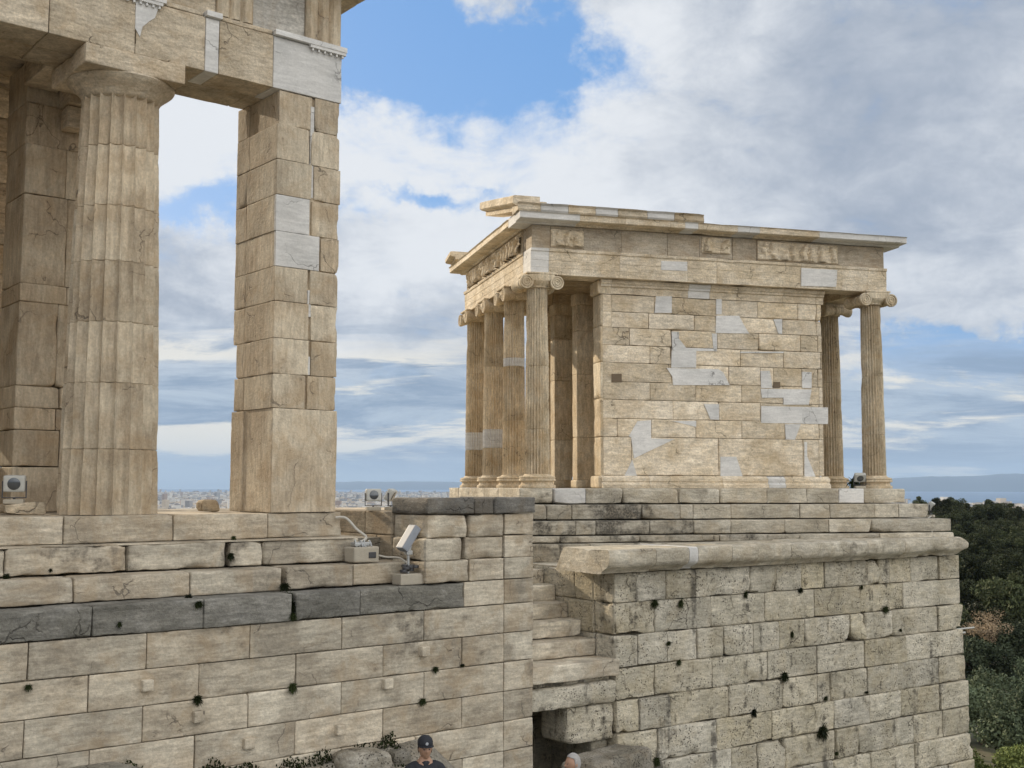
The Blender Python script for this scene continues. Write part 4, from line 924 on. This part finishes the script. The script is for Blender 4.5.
# slim silver lamp on a stand, on its concrete block
x0, z0 = on_front(P, 407, 585, -.9)
t = empty('spotlight', (*P.world(x0+.03, -.88), -1.34), P.t, label='silver box shaped spotlight on short stand and concrete block beside the corner pier', cat='spotlight')
m = MB(); m.block((-.19, -.11, 0), (.19, .11, .15), cell=.05, r=.012, chip=.03); m.build('concrete_base', conc, t)
m = MB(); m.tube([(0, 0, .15), (0, 0, .42)], .022); m.tube([(0, 0, .42), (.03, 0, .52)], .03); m.block((-.05, -.04, .40), (.05, .04, .46), r=.005, chip=0); m.build('stand', gm, t)
m = MB()
for k in range(7): m.lathe([(.05, .18+.0*k), (.055, .2), (.05, .22)], 10, (-.09+.03*k, random.uniform(-.04, .04), random.uniform(-.02, .1)))
m.build('wiring_clamp', dm, t)
m = MB(); m.block((-.19, -.09, .50), (.19, .09, .61), cell=.06, r=.012, chip=0, und=0); rounded_rot(m, Matrix.Rotation(-.95, 3, 'Y'), (0, 0, .555)); m.xf(lambda v: v+np.array([.0, 0, .07])); m.build('housing', plain('silver_paint', (.26, .28, .32), .6, .0), t)
# junction box with clamps and cable
x0, z0 = on_front(P, 368, 559, -.65)
t = empty('junction_box', (*P.world(x0, -.48), -1.04), P.t+.0, label='pale concrete junction box with a black socket and tangled fittings on the third step', cat='box')
m = MB(); m.block((-.20, -.14, 0), (.20, .14, .21), cell=.06, r=.015, chip=.02); m.build('casing', conc, t)
m = MB(); m.block((.03, -.155, .06), (.14, -.135, .14), r=.006, chip=0); m.build('socket', dm, t)
m = MB()
for k in range(12):
    a = k*.9; m.tube([(-.12+.02*k, -.08+.05*math.sin(a), .21), (-.11+.02*k, .03*math.cos(a), .25+.05*math.sin(a*2)), (-.10+.02*k, .08, .22)], .012, 6)
m.block((-.14, -.06, .22), (.13, .07, .27), r=.01, chip=0); m.build('fittings', gm, t)
def cable(F, pts, r, label, mat=cabm):
    P_ = [Vector((*F.world(a, b), c)) for a, b, c in pts]; Q = []
    for i in range(len(P_)-1):
        p0, p1, p2, p3 = P_[max(i-1, 0)], P_[i], P_[i+1], P_[min(i+2, len(P_)-1)]
        for k in range(6):
            s = k/6; Q.append(.5*((2*p1)+(p2-p0)*s+(2*p0-5*p1+4*p2-p3)*s*s+(3*p1-p0-3*p2+p3)*s**3))
    Q.append(P_[-1]); m = MB(); m.tube(Q, r, 6); return tag(m.build('cable', mat), label, 'cable')
xb = x0
cable(P, [(1.0, -.02, -.44), (1.12, -.1, -.45), (1.22, -.22, -.60), (1.3, -.35, -.72), (xb-.08, -.45, -.80)], .018, 'pale cable arching from the pier foot down to the junction box')
cable(P, [(xb+.16, -.5, -.93), (xb+.35, -.55, -.98), (xb+.55, -.6, -1.0), (x0+.62, -.75, -1.1)], .014, 'thin cable running from the junction box across to the silver spotlight')
cable(T, [(8.2, -.55, -.58), (8.05, -.63, -.66), (7.95, -.93, -.9), (7.8, -1.2, -1.0)], .012, 'thin pale cable hanging down the outer end of the temple steps')
# drain rod on the bastion edge
m = MB(); w = B.world(8.9, .3); m.tube([(0, 0, 0), (.75, -.1, .015)], .018, 8); m.tube([(.05, 0, -.1), (.5, -.06, -.07)], .02, 8); tag(m.build('metal_rod', wm_, None, (*w, -2.86), B.t), 'thin white metal rod sticking out sideways from the outer edge of the bastion', 'rod')
# wall-edge thing between the columns: a small plant on the temple floor
o = bpy.data.objects.new('weed_tuft', TM[1]); C.objects.link(o); o.location = (*T.world(7.0, .3), ZT+.12); o.scale = (2, 2, 2); tag(o, 'weed tuft growing on the temple floor behind the outer corner column', 'weed')

# ================================================================== PEOPLE
def person(name, X, Y, zg, H, yaw, label, skin, coat, trou, hair, cap=None, nod=0.):
    """one continuous skinned body (remeshed with its head), clothes and hair as children"""
    k = H/1.75
    J = {'pel': (0, 0, .95), 'bel': (0, -.01, 1.08), 'che': (0, 0, 1.28), 'nb': (0, .01, 1.44), 'nk': (0, -.005, 1.52), 'hd': (0, -.01, 1.58),
         'ls': (.19, 0, 1.41), 'le': (.25, .02, 1.13), 'lw': (.24, -.10, .90), 'rs': (-.19, 0, 1.41), 're': (-.25, .02, 1.13), 'rw': (-.24, -.10, .90),
         'lh': (.09, 0, .92), 'lk': (.10, -.02, .50), 'la': (.10, .02, .09), 'lt': (.11, -.14, .03), 'rh': (-.09, 0, .92), 'rk': (-.10, .0, .50), 'ra': (-.10, .03, .09), 'rt': (-.11, -.13, .03)}
    Rr = {'pel': .135, 'bel': .125, 'che': .145, 'nb': .085, 'nk': .06, 'hd': .06, 'ls': .065, 'le': .045, 'lw': .03, 'rs': .065, 're': .045, 'rw': .03, 'lh': .09, 'lk': .058, 'la': .042, 'lt': .035, 'rh': .09, 'rk': .058, 'ra': .042, 'rt': .035}
    E = [('pel', 'bel'), ('bel', 'che'), ('che', 'nb'), ('nb', 'nk'), ('nk', 'hd'), ('nb', 'ls'), ('ls', 'le'), ('le', 'lw'), ('nb', 'rs'), ('rs', 're'), ('re', 'rw'), ('pel', 'lh'), ('lh', 'lk'), ('lk', 'la'), ('la', 'lt'), ('pel', 'rh'), ('rh', 'rk'), ('rk', 'ra'), ('ra', 'rt')]
    for sd, sg in (('l', 1), ('r', -1)):
        w = Vector(J[sd+'w']); J[sd+'p'] = tuple(w+Vector((0, -.02, -.06))); Rr[sd+'p'] = .028; E.append((sd+'w', sd+'p'))
        for i, (dx, ln) in enumerate(((-.024, .07), (-.008, .08), (.008, .075), (.024, .06))):
            a = w+Vector((dx, -.03, -.10)); b_ = a+Vector((dx*.2, -.02, -ln*.6)); c_ = b_+Vector((0, .015, -ln*.4))
            for j, pnt in enumerate((a, b_, c_)): J[f'{sd}f{i}{j}'] = tuple(pnt); Rr[f'{sd}f{i}{j}'] = .0095-.001*j
            E += [(sd+'p', f'{sd}f{i}0'), (f'{sd}f{i}0', f'{sd}f{i}1'), (f'{sd}f{i}1', f'{sd}f{i}2')]
        a = w+Vector((-.03*sg, -.045, -.05)); b_ = a+Vector((-.012*sg, -.02, -.035)); J[sd+'t0'] = tuple(a); J[sd+'t1'] = tuple(b_); Rr[sd+'t0'] = .012; Rr[sd+'t1'] = .010; E += [(sd+'p', sd+'t0'), (sd+'t0', sd+'t1')]
    def skinned(joints, scale_r, nm):
        idx = {n: i for i, n in enumerate(joints)}; me = bpy.data.meshes.new(nm)
        me.from_pydata([tuple(c*k for c in J[n]) for n in joints], [(idx[a], idx[b]) for a, b in E if a in idx and b in idx], [])
        o = bpy.data.objects.new(nm, me); C.objects.link(o); mo = o.modifiers.new('s', 'SKIN'); mo.use_smooth_shade = True
        o.modifiers.new('u', 'SUBSURF').levels = 2
        for n, i in idx.items(): r = Rr[n]*scale_r(n)*k; me.skin_vertices[0].data[i].radius = (r*(1.25 if n in ('che', 'bel', 'pel') else 1), r)
        root = 'pel' if 'pel' in idx else list(idx)[0]; me.skin_vertices[0].data[idx[root]].use_root = True
        dg = bpy.context.evaluated_depsgraph_get(); m2 = bpy.data.meshes.new_from_object(o.evaluated_get(dg)); bpy.data.objects.remove(o); return m2
    bm_ = skinned(list(J), lambda n: 1, 'b')
    V = [np.array([v.co[:] for v in bm_.vertices])]; F = [list(p.vertices) for p in bm_.polygons]
    # head
    hm2 = MB(); n = 40; th = np.linspace(0, np.pi, 28); ph = np.linspace(0, 2*np.pi, n, endpoint=False); TH, PH = np.meshgrid(th, ph, indexing='ij')
    x = np.sin(TH)*np.cos(PH); y = np.sin(TH)*np.sin(PH); z = np.cos(TH); p = np.stack([x*.076, y*.095, z*.118], 2).reshape(-1, 3)
    fr = np.clip(-p[:, 1]/.095, 0, 1); lo = np.clip(-p[:, 2]/.118, 0, 1)
    p[:, 0] *= 1-.28*lo; p[:, 1] += .03*lo*(p[:, 1] > 0)-.0*fr
    def bumpy(cx_, cz, sx, sz, d): p[:, 1] -= d*np.exp(-((p[:, 0]-cx_)/sx)**2-((p[:, 2]-cz)/sz)**2)*(fr > .05)
    bumpy(0, -.012, .012, .022, .022); bumpy(0, -.024, .016, .010, .010); bumpy(.032, .008, .016, .010, -.010); bumpy(-.032, .008, .016, .010, -.010)
    bumpy(0, .028, .05, .010, .005); bumpy(0, -.056, .026, .006, .006); bumpy(0, -.064, .028, .004, -.004); bumpy(0, -.092, .022, .018, .008)
    p[:, 2] += 1.64; p[:, 1] -= .02; p *= k; hf = [(i*n+j, i*n+(j+1) % n, (i+1)*n+(j+1) % n, (i+1)*n+j) for i in range(27) for j in range(n)]
    b0 = len(V[0]); V.append(p); F += [[a+b0 for a in f] for f in hf]; nv = b0+len(p)
    for s in (-1, 1):
        e = MB(); e.lathe([(.001, -.008), (.018, -.006), (.026, 0), (.024, .006), (.001, .008)], 12, (0, 0, 0), ax='x'); ev = e.v[0]*np.array([1, .7, 1.1])+np.array([s*.078, .0, 1.635]); ev = ev*k
        V.append(ev); F += [[a+nv for a in f] for f in e.f]; nv += len(ev)
    me = bpy.data.meshes.new('person'); me.from_pydata(np.concatenate(V).tolist(), [], F)
    o = bpy.data.objects.new('tmp', me); C.objects.link(o); r = o.modifiers.new('r', 'REMESH'); r.mode = 'VOXEL'; r.voxel_size = .0085; r.use_smooth_shade = True
    dg = bpy.context.evaluated_depsgraph_get(); body = bpy.data.meshes.new_from_object(o.evaluated_get(dg)); bpy.data.objects.remove(o); body.materials.clear(); body.materials.append(skin)
    ob = bpy.data.objects.new(name, body); C.objects.link(ob); ob.location = (X, Y, zg); ob.rotation_euler.z = yaw; tag(ob, label, 'person')
    for nm, js, sc_, mt in (('jacket', ['pel', 'bel', 'che', 'nb', 'ls', 'le', 'lw', 'rs', 're', 'rw', 'lh', 'rh'], lambda n: 1.22 if n not in ('lh', 'rh') else 1.3, coat), ('trousers', ['pel', 'lh', 'lk', 'la', 'rh', 'rk', 'ra'], lambda n: 1.18, trou), ('shoe', ['la', 'lt'], lambda n: 1.35, dm), ('shoe', ['ra', 'rt'], lambda n: 1.35, dm)):
        mm = skinned(js, sc_, nm); mm.materials.clear(); mm.materials.append(mt); c = bpy.data.objects.new(nm, mm); C.objects.link(c); c.parent = ob
    m = MB(); m.lathe([(.075, 1.435), (.085, 1.45), (.078, 1.50), (.068, 1.515), (.062, 1.505)], 24, cap=False); m.xf(lambda v: v*k); m.build('collar', coat, ob)
    # hair: shell over skull, open at face
    m = MB(); th = np.linspace(0, 2.0, 18); TH, PH = np.meshgrid(th, ph, indexing='ij'); x = np.sin(TH)*np.cos(PH); y = np.sin(TH)*np.sin(PH); z = np.cos(TH)
    front = np.clip(-y, 0, 1)**.7; z2 = np.where(front > .25, np.maximum(z, .48+.25*front), np.maximum(z, -.42)); sc2 = 1.07+.05*(fbm(np.stack([x.ravel()*6, y.ravel()*6, z.ravel()*6], 1), 3).reshape(x.shape)-.3)
    rad = np.sqrt(np.clip(1-z2**2, 0, 1)); nn = np.hypot(x, y)+1e-6
    p = np.stack([x/nn*rad*.078*sc2, y/nn*rad*.098*sc2, z2*.120*sc2], 2).reshape(-1, 3); p[:, 2] += 1.645; p[:, 1] -= .015
    m.add(p*k, [(i*n+j, i*n+(j+1) % n, (i+1)*n+(j+1) % n, (i+1)*n+j) for i in range(17) for j in range(n)]); m.build('hair', hair, ob)
    for s in (-1, 1):
        m = MB(); m.lathe([(.0, -.0125), (.006, -.012), (.008, -.008), (.0, -.006)], 10, (s*.031, -.098, 1.648), ax='y', cap=False); m.xf(lambda v: v*k); m.build('eye', dm, ob)
    if cap:
        m = MB(); m.lathe([(.089, 1.675), (.093, 1.69), (.093, 1.72), (.082, 1.755), (.05, 1.785), (.012, 1.79), (.0, 1.792)], 32, (0, 0), cap=False); m.xf(lambda v: v*np.array([.95, 1.12, 1])+np.array([0, -.016, 0]))
        pk = [(.085*math.sin(a), -.085-.075*math.cos(a)*1.0) for a in np.linspace(-1.45, 1.45, 14)]; m.prism([(-.085, -.06)]+pk+[(.085, -.06)], 1.675, 1.684, plane='xy')
        m.xf(lambda v: v*k); hc = m.build('cap', cap, ob)
        e = MB(); e.lathe([(.0, -.004), (.016, -.003), (.018, .0)], 16, (0, -.118, 1.713), ax='y', cap=False); e.xf(lambda v: v*k); e.build('badge', plain('badge_grey', (.4, .42, .45), .5), hc)
    return ob
skinm = plain('skin', (.42, .25, .17), .55, var=.06); black = plain('black_cloth', (.018, .02, .027), .8, var=.3, scale=20); navy = plain('dark_blue_cloth', (.03, .035, .05), .85)
d = _ray(425, 735); s = 13.6/d[1]; zt = d[2]*s
person('person', d[0]*s, 13.6, zt-1.79, 1.75, .28, 'man in a black cap with small badge and dark jacket standing below the terrace wall', skinm, black, navy, plain('dark_hair', (.03, .025, .02), .8), black)
d = _ray(574, 753); s = 13.9/d[1]; zt = d[2]*s
person('person', d[0]*s, 13.9, zt-1.77*1.63/1.75, 1.63, -1.2, 'grey haired person just showing above the bottom edge beside the dark opening', skinm, plain('rust_cloth', (.22, .08, .05), .85), navy, plain('grey_hair', (.36, .35, .34), .8, var=.4, scale=60))

# ================================================================== HAZE
mb = MB(); mb.box((-32500, -32500, -106), (32500, 32500, 640)); hz = bpy.data.materials.new('air_haze'); hz.use_nodes = True; nt = hz.node_tree; nt.nodes.clear()
out = nt.nodes.new('ShaderNodeOutputMaterial'); pv = nt.nodes.new('ShaderNodeVolumePrincipled'); pv.inputs['Color'].default_value = (.50, .70, 1., 1); pv.inputs['Density'].default_value = 3.8e-5; pv.inputs['Anisotropy'].default_value = .0; nt.links.new(pv.outputs[0], out.inputs['Volume'])
tag(mb.build('haze', hz, smooth=False), 'thin pale blue haze in the air over city, sea and hills', 'haze', kind='stuff')

# ================================================================== SKY AND SUN
SUN_AZ = math.radians(134.2)      # direction to the sun, from +X towards +Y
SUN_EL = math.radians(21)
w = bpy.data.worlds.new('World'); sc.world = w; w.use_nodes = True; nt = w.node_tree; nt.nodes.clear(); g = N(nt)
out = g.new('ShaderNodeOutputWorld'); bg = g.new('ShaderNodeBackground'); bg.inputs[1].default_value = .12; g.L(bg.outputs[0], out.inputs[0])
sky = g.new('ShaderNodeTexSky', sky_type='NISHITA', sun_disc=False, sun_elevation=SUN_EL, sun_rotation=math.radians(90)-SUN_AZ, altitude=150, air_density=1.2, dust_density=1.2)
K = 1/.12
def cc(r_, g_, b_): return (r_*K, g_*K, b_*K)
tc = g.new('ShaderNodeTexCoord').outputs['Generated']; sp = g.new('ShaderNodeSeparateXYZ'); g.L(tc, sp.inputs[0]); x, y, z = sp.outputs
zc_ = g.math('ADD', g.math('MAXIMUM', z, 0.), .36); px = g.math('DIVIDE', x, zc_); py = g.math('DIVIDE', y, zc_)
cp_ = g.new('ShaderNodeCombineXYZ'); g.L(px, cp_.inputs[0]); g.L(py, cp_.inputs[1]); pc = cp_.outputs[0]
def field(scale, off, det=8, rough=.55, dist=.3, stretch=(1, 1, 1)):
    return g.noise(g.vmath('MULTIPLY', g.vmath('ADD', pc, off), stretch), scale, det, rough, dist)
n1 = field(2.3, (3.1, 0, 0), 12, .6, .5); n2 = field(2.0, (7.7, 4, 2), 12, .6, .5); n3 = field(9., (1, 2, 5), 10, .68, .5)
yc = g.math('MAXIMUM', y, .05); tx_ = g.math('DIVIDE', x, yc); tz0 = g.math('DIVIDE', z, yc); tx0 = tx_
wv = g.new('ShaderNodeCombineXYZ'); g.L(tx_, wv.inputs[0]); g.L(tz0, wv.inputs[1])
def warpn(off, sc_): return g.math('SUBTRACT', g.noise(g.vmath('ADD', wv.outputs[0], off), sc_, 8, .62), .5)
tx_ = g.math('ADD', tx0, g.math('MULTIPLY', warpn((1.3, 0, 0), 9.), .20)); tz_ = g.math('ADD', tz0, g.math('MULTIPLY', warpn((4.1, 2, 0), 11.), .13))
def blob(cx_, cz, sx, sz, amp):
    a = g.math('POWER', g.math('DIVIDE', g.math('SUBTRACT', tx_, cx_), sx), 2); a = g.math('ABSOLUTE', a)
    dz_ = g.math('DIVIDE', g.math('SUBTRACT', tz_, cz), sz); b_ = g.math('MULTIPLY', dz_, dz_)
    da = g.math('DIVIDE', g.math('SUBTRACT', tx_, cx_), sx); a = g.math('MULTIPLY', da, da)
    return g.math('MULTIPLY', g.math('EXPONENT', g.math('MULTIPLY', g.math('ADD', a, b_), -1.)), amp)
def sumf(l):
    r_ = l[0]
    for q_ in l[1:]: r_ = g.math('ADD', r_, q_)
    return r_
def tp(u, v): dd = _ray(u, v); return dd[0]/dd[1], dd[2]/dd[1]
n4 = field(4.6, (9, 3, 1), 12, .62, .3)
clear = sumf([blob(*tp(465, 50), .095, .05, .46), blob(*tp(385, 40), .06, .045, .34), blob(*tp(545, 60), .04, .03, .16), blob(*tp(195, 212), .06, .022, .22), blob(*tp(410, 200), .06, .012, .2), blob(*tp(640, 185), .06, .04, -.08), blob(*tp(960, 355), .09, .016, .24), blob(*tp(300, 25), .05, .05, .2)])
cov = g.ramp(g.math('SUBTRACT', g.math('ADD', g.math('MULTIPLY', n1, .4), g.math('ADD', g.math('MULTIPLY', n3, .2), g.math('MULTIPLY', n4, .4))), clear), .29, .48)
bright = sumf([blob(*tp(200, 135), .09, .06, .26), blob(*tp(430, 150), .13, .05, .24), blob(*tp(560, 240), .14, .05, .12), blob(*tp(400, 270), .12, .04, .1), blob(*tp(640, 40), .08, .06, .16), blob(*tp(880, 90), .22, .10, -.03), blob(*tp(930, 250), .12, .05, -.03), blob(*tp(200, 310), .1, .02, -.1), blob(*tp(740, 130), .14, .05, .02)])
shade = g.ramp(g.math('ADD', sumf([g.math('MULTIPLY', n2, .4), g.math('MULTIPLY', n3, .22), g.math('MULTIPLY', n4, .38)]), bright), .35, .66)
ccol = g.mix(shade, cc(.36, .42, .52), cc(.82, .85, .89))
tx_, tz_ = tx0, tz0
lowv = g.new('ShaderNodeCombineXYZ'); g.L(g.math('MULTIPLY', tx_, 3.6), lowv.inputs[0]); g.L(g.math('MULTIPLY', tz_, 26.), lowv.inputs[1])
nb = g.noise(lowv.outputs[0], 1.3, 10, .66, .6); nb2 = g.noise(g.vmath('ADD', lowv.outputs[0], (5.3, 2.2, 0)), 1.5, 10, .64, .5)
lowc = g.mix(g.ramp(nb, .40, .62), cc(.28, .37, .50), cc(.50, .59, .69)); lowc = g.mix(g.ramp(g.math('ADD', nb2, sumf([blob(*tp(250, 436), .3, .013, .19), blob(*tp(300, 352), .3, .012, .12), blob(*tp(300, 395), .3, .018, -.12), blob(*tp(950, 330), .1, .01, .08)])), .50, .64), lowc, cc(.92, .88, .78))
lf = g.ramp(g.math('ADD', tz_, g.math('MULTIPLY', g.math('SUBTRACT', nb, .5), .12)), .08, .16, 1., 0.); lf = g.math('MULTIPLY', lf, g.math('GREATER_THAN', y, .05)); ccol = g.mix(lf, ccol, lowc)
cov = g.math('MAXIMUM', cov, g.math('MULTIPLY', lf, .88))
skyc = g.mix(.65, sky.outputs[0], cc(.12, .37, .85))
col = g.mix(cov, skyc, ccol)
fl = g.ramp(y, .25, -.25, 0., 1.); col = g.mix(fl, col, g.mix(cov, cc(.22, .45, .85), g.mix(g.ramp(x, -.75, .8), cc(.62, .63, .66), cc(1.95, 1.90, 1.80))))  # unseen clouds behind the viewer brightened, most on the right, as added fill light
hzn = g.ramp(tz_, .0, .035, 1., 0.); col = g.mix(g.math('MULTIPLY', hzn, .6), col, cc(.44, .56, .68))
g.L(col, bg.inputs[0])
sl = bpy.data.lights.new('sun', 'SUN'); sl.energy = 4.9; sl.angle = math.radians(.6); sl.color = (1, .84, .62)
so = bpy.data.objects.new('sun', sl); C.objects.link(so); dirv = Vector((math.cos(SUN_AZ)*math.cos(SUN_EL), math.sin(SUN_AZ)*math.cos(SUN_EL), math.sin(SUN_EL))); so.rotation_euler = dirv.to_track_quat('Z', 'Y').to_euler(); so.location = (-30, 40, 30)

# ================================================================== CAMERA
cd = bpy.data.cameras.new('camera'); cd.sensor_width = 36; cd.lens = FOC/1024*36; cd.clip_start = .1; cd.clip_end = 90000
co = bpy.data.objects.new('camera', cd); C.objects.link(co)
co.matrix_world = Matrix.Rotation(math.pi/2+PITCH, 4, 'X') @ Matrix.Rotation(ROLL, 4, 'Z')
sc.camera = co
sc.view_settings.view_transform = 'Standard'; sc.view_settings.look = 'None'; sc.view_settings.gamma = 1; sc.view_settings.exposure = 0; sc.view_settings.use_curve_mapping = False
sc.cycles.max_bounces = 6; sc.cycles.diffuse_bounces = 4; sc.cycles.volume_bounces = 0
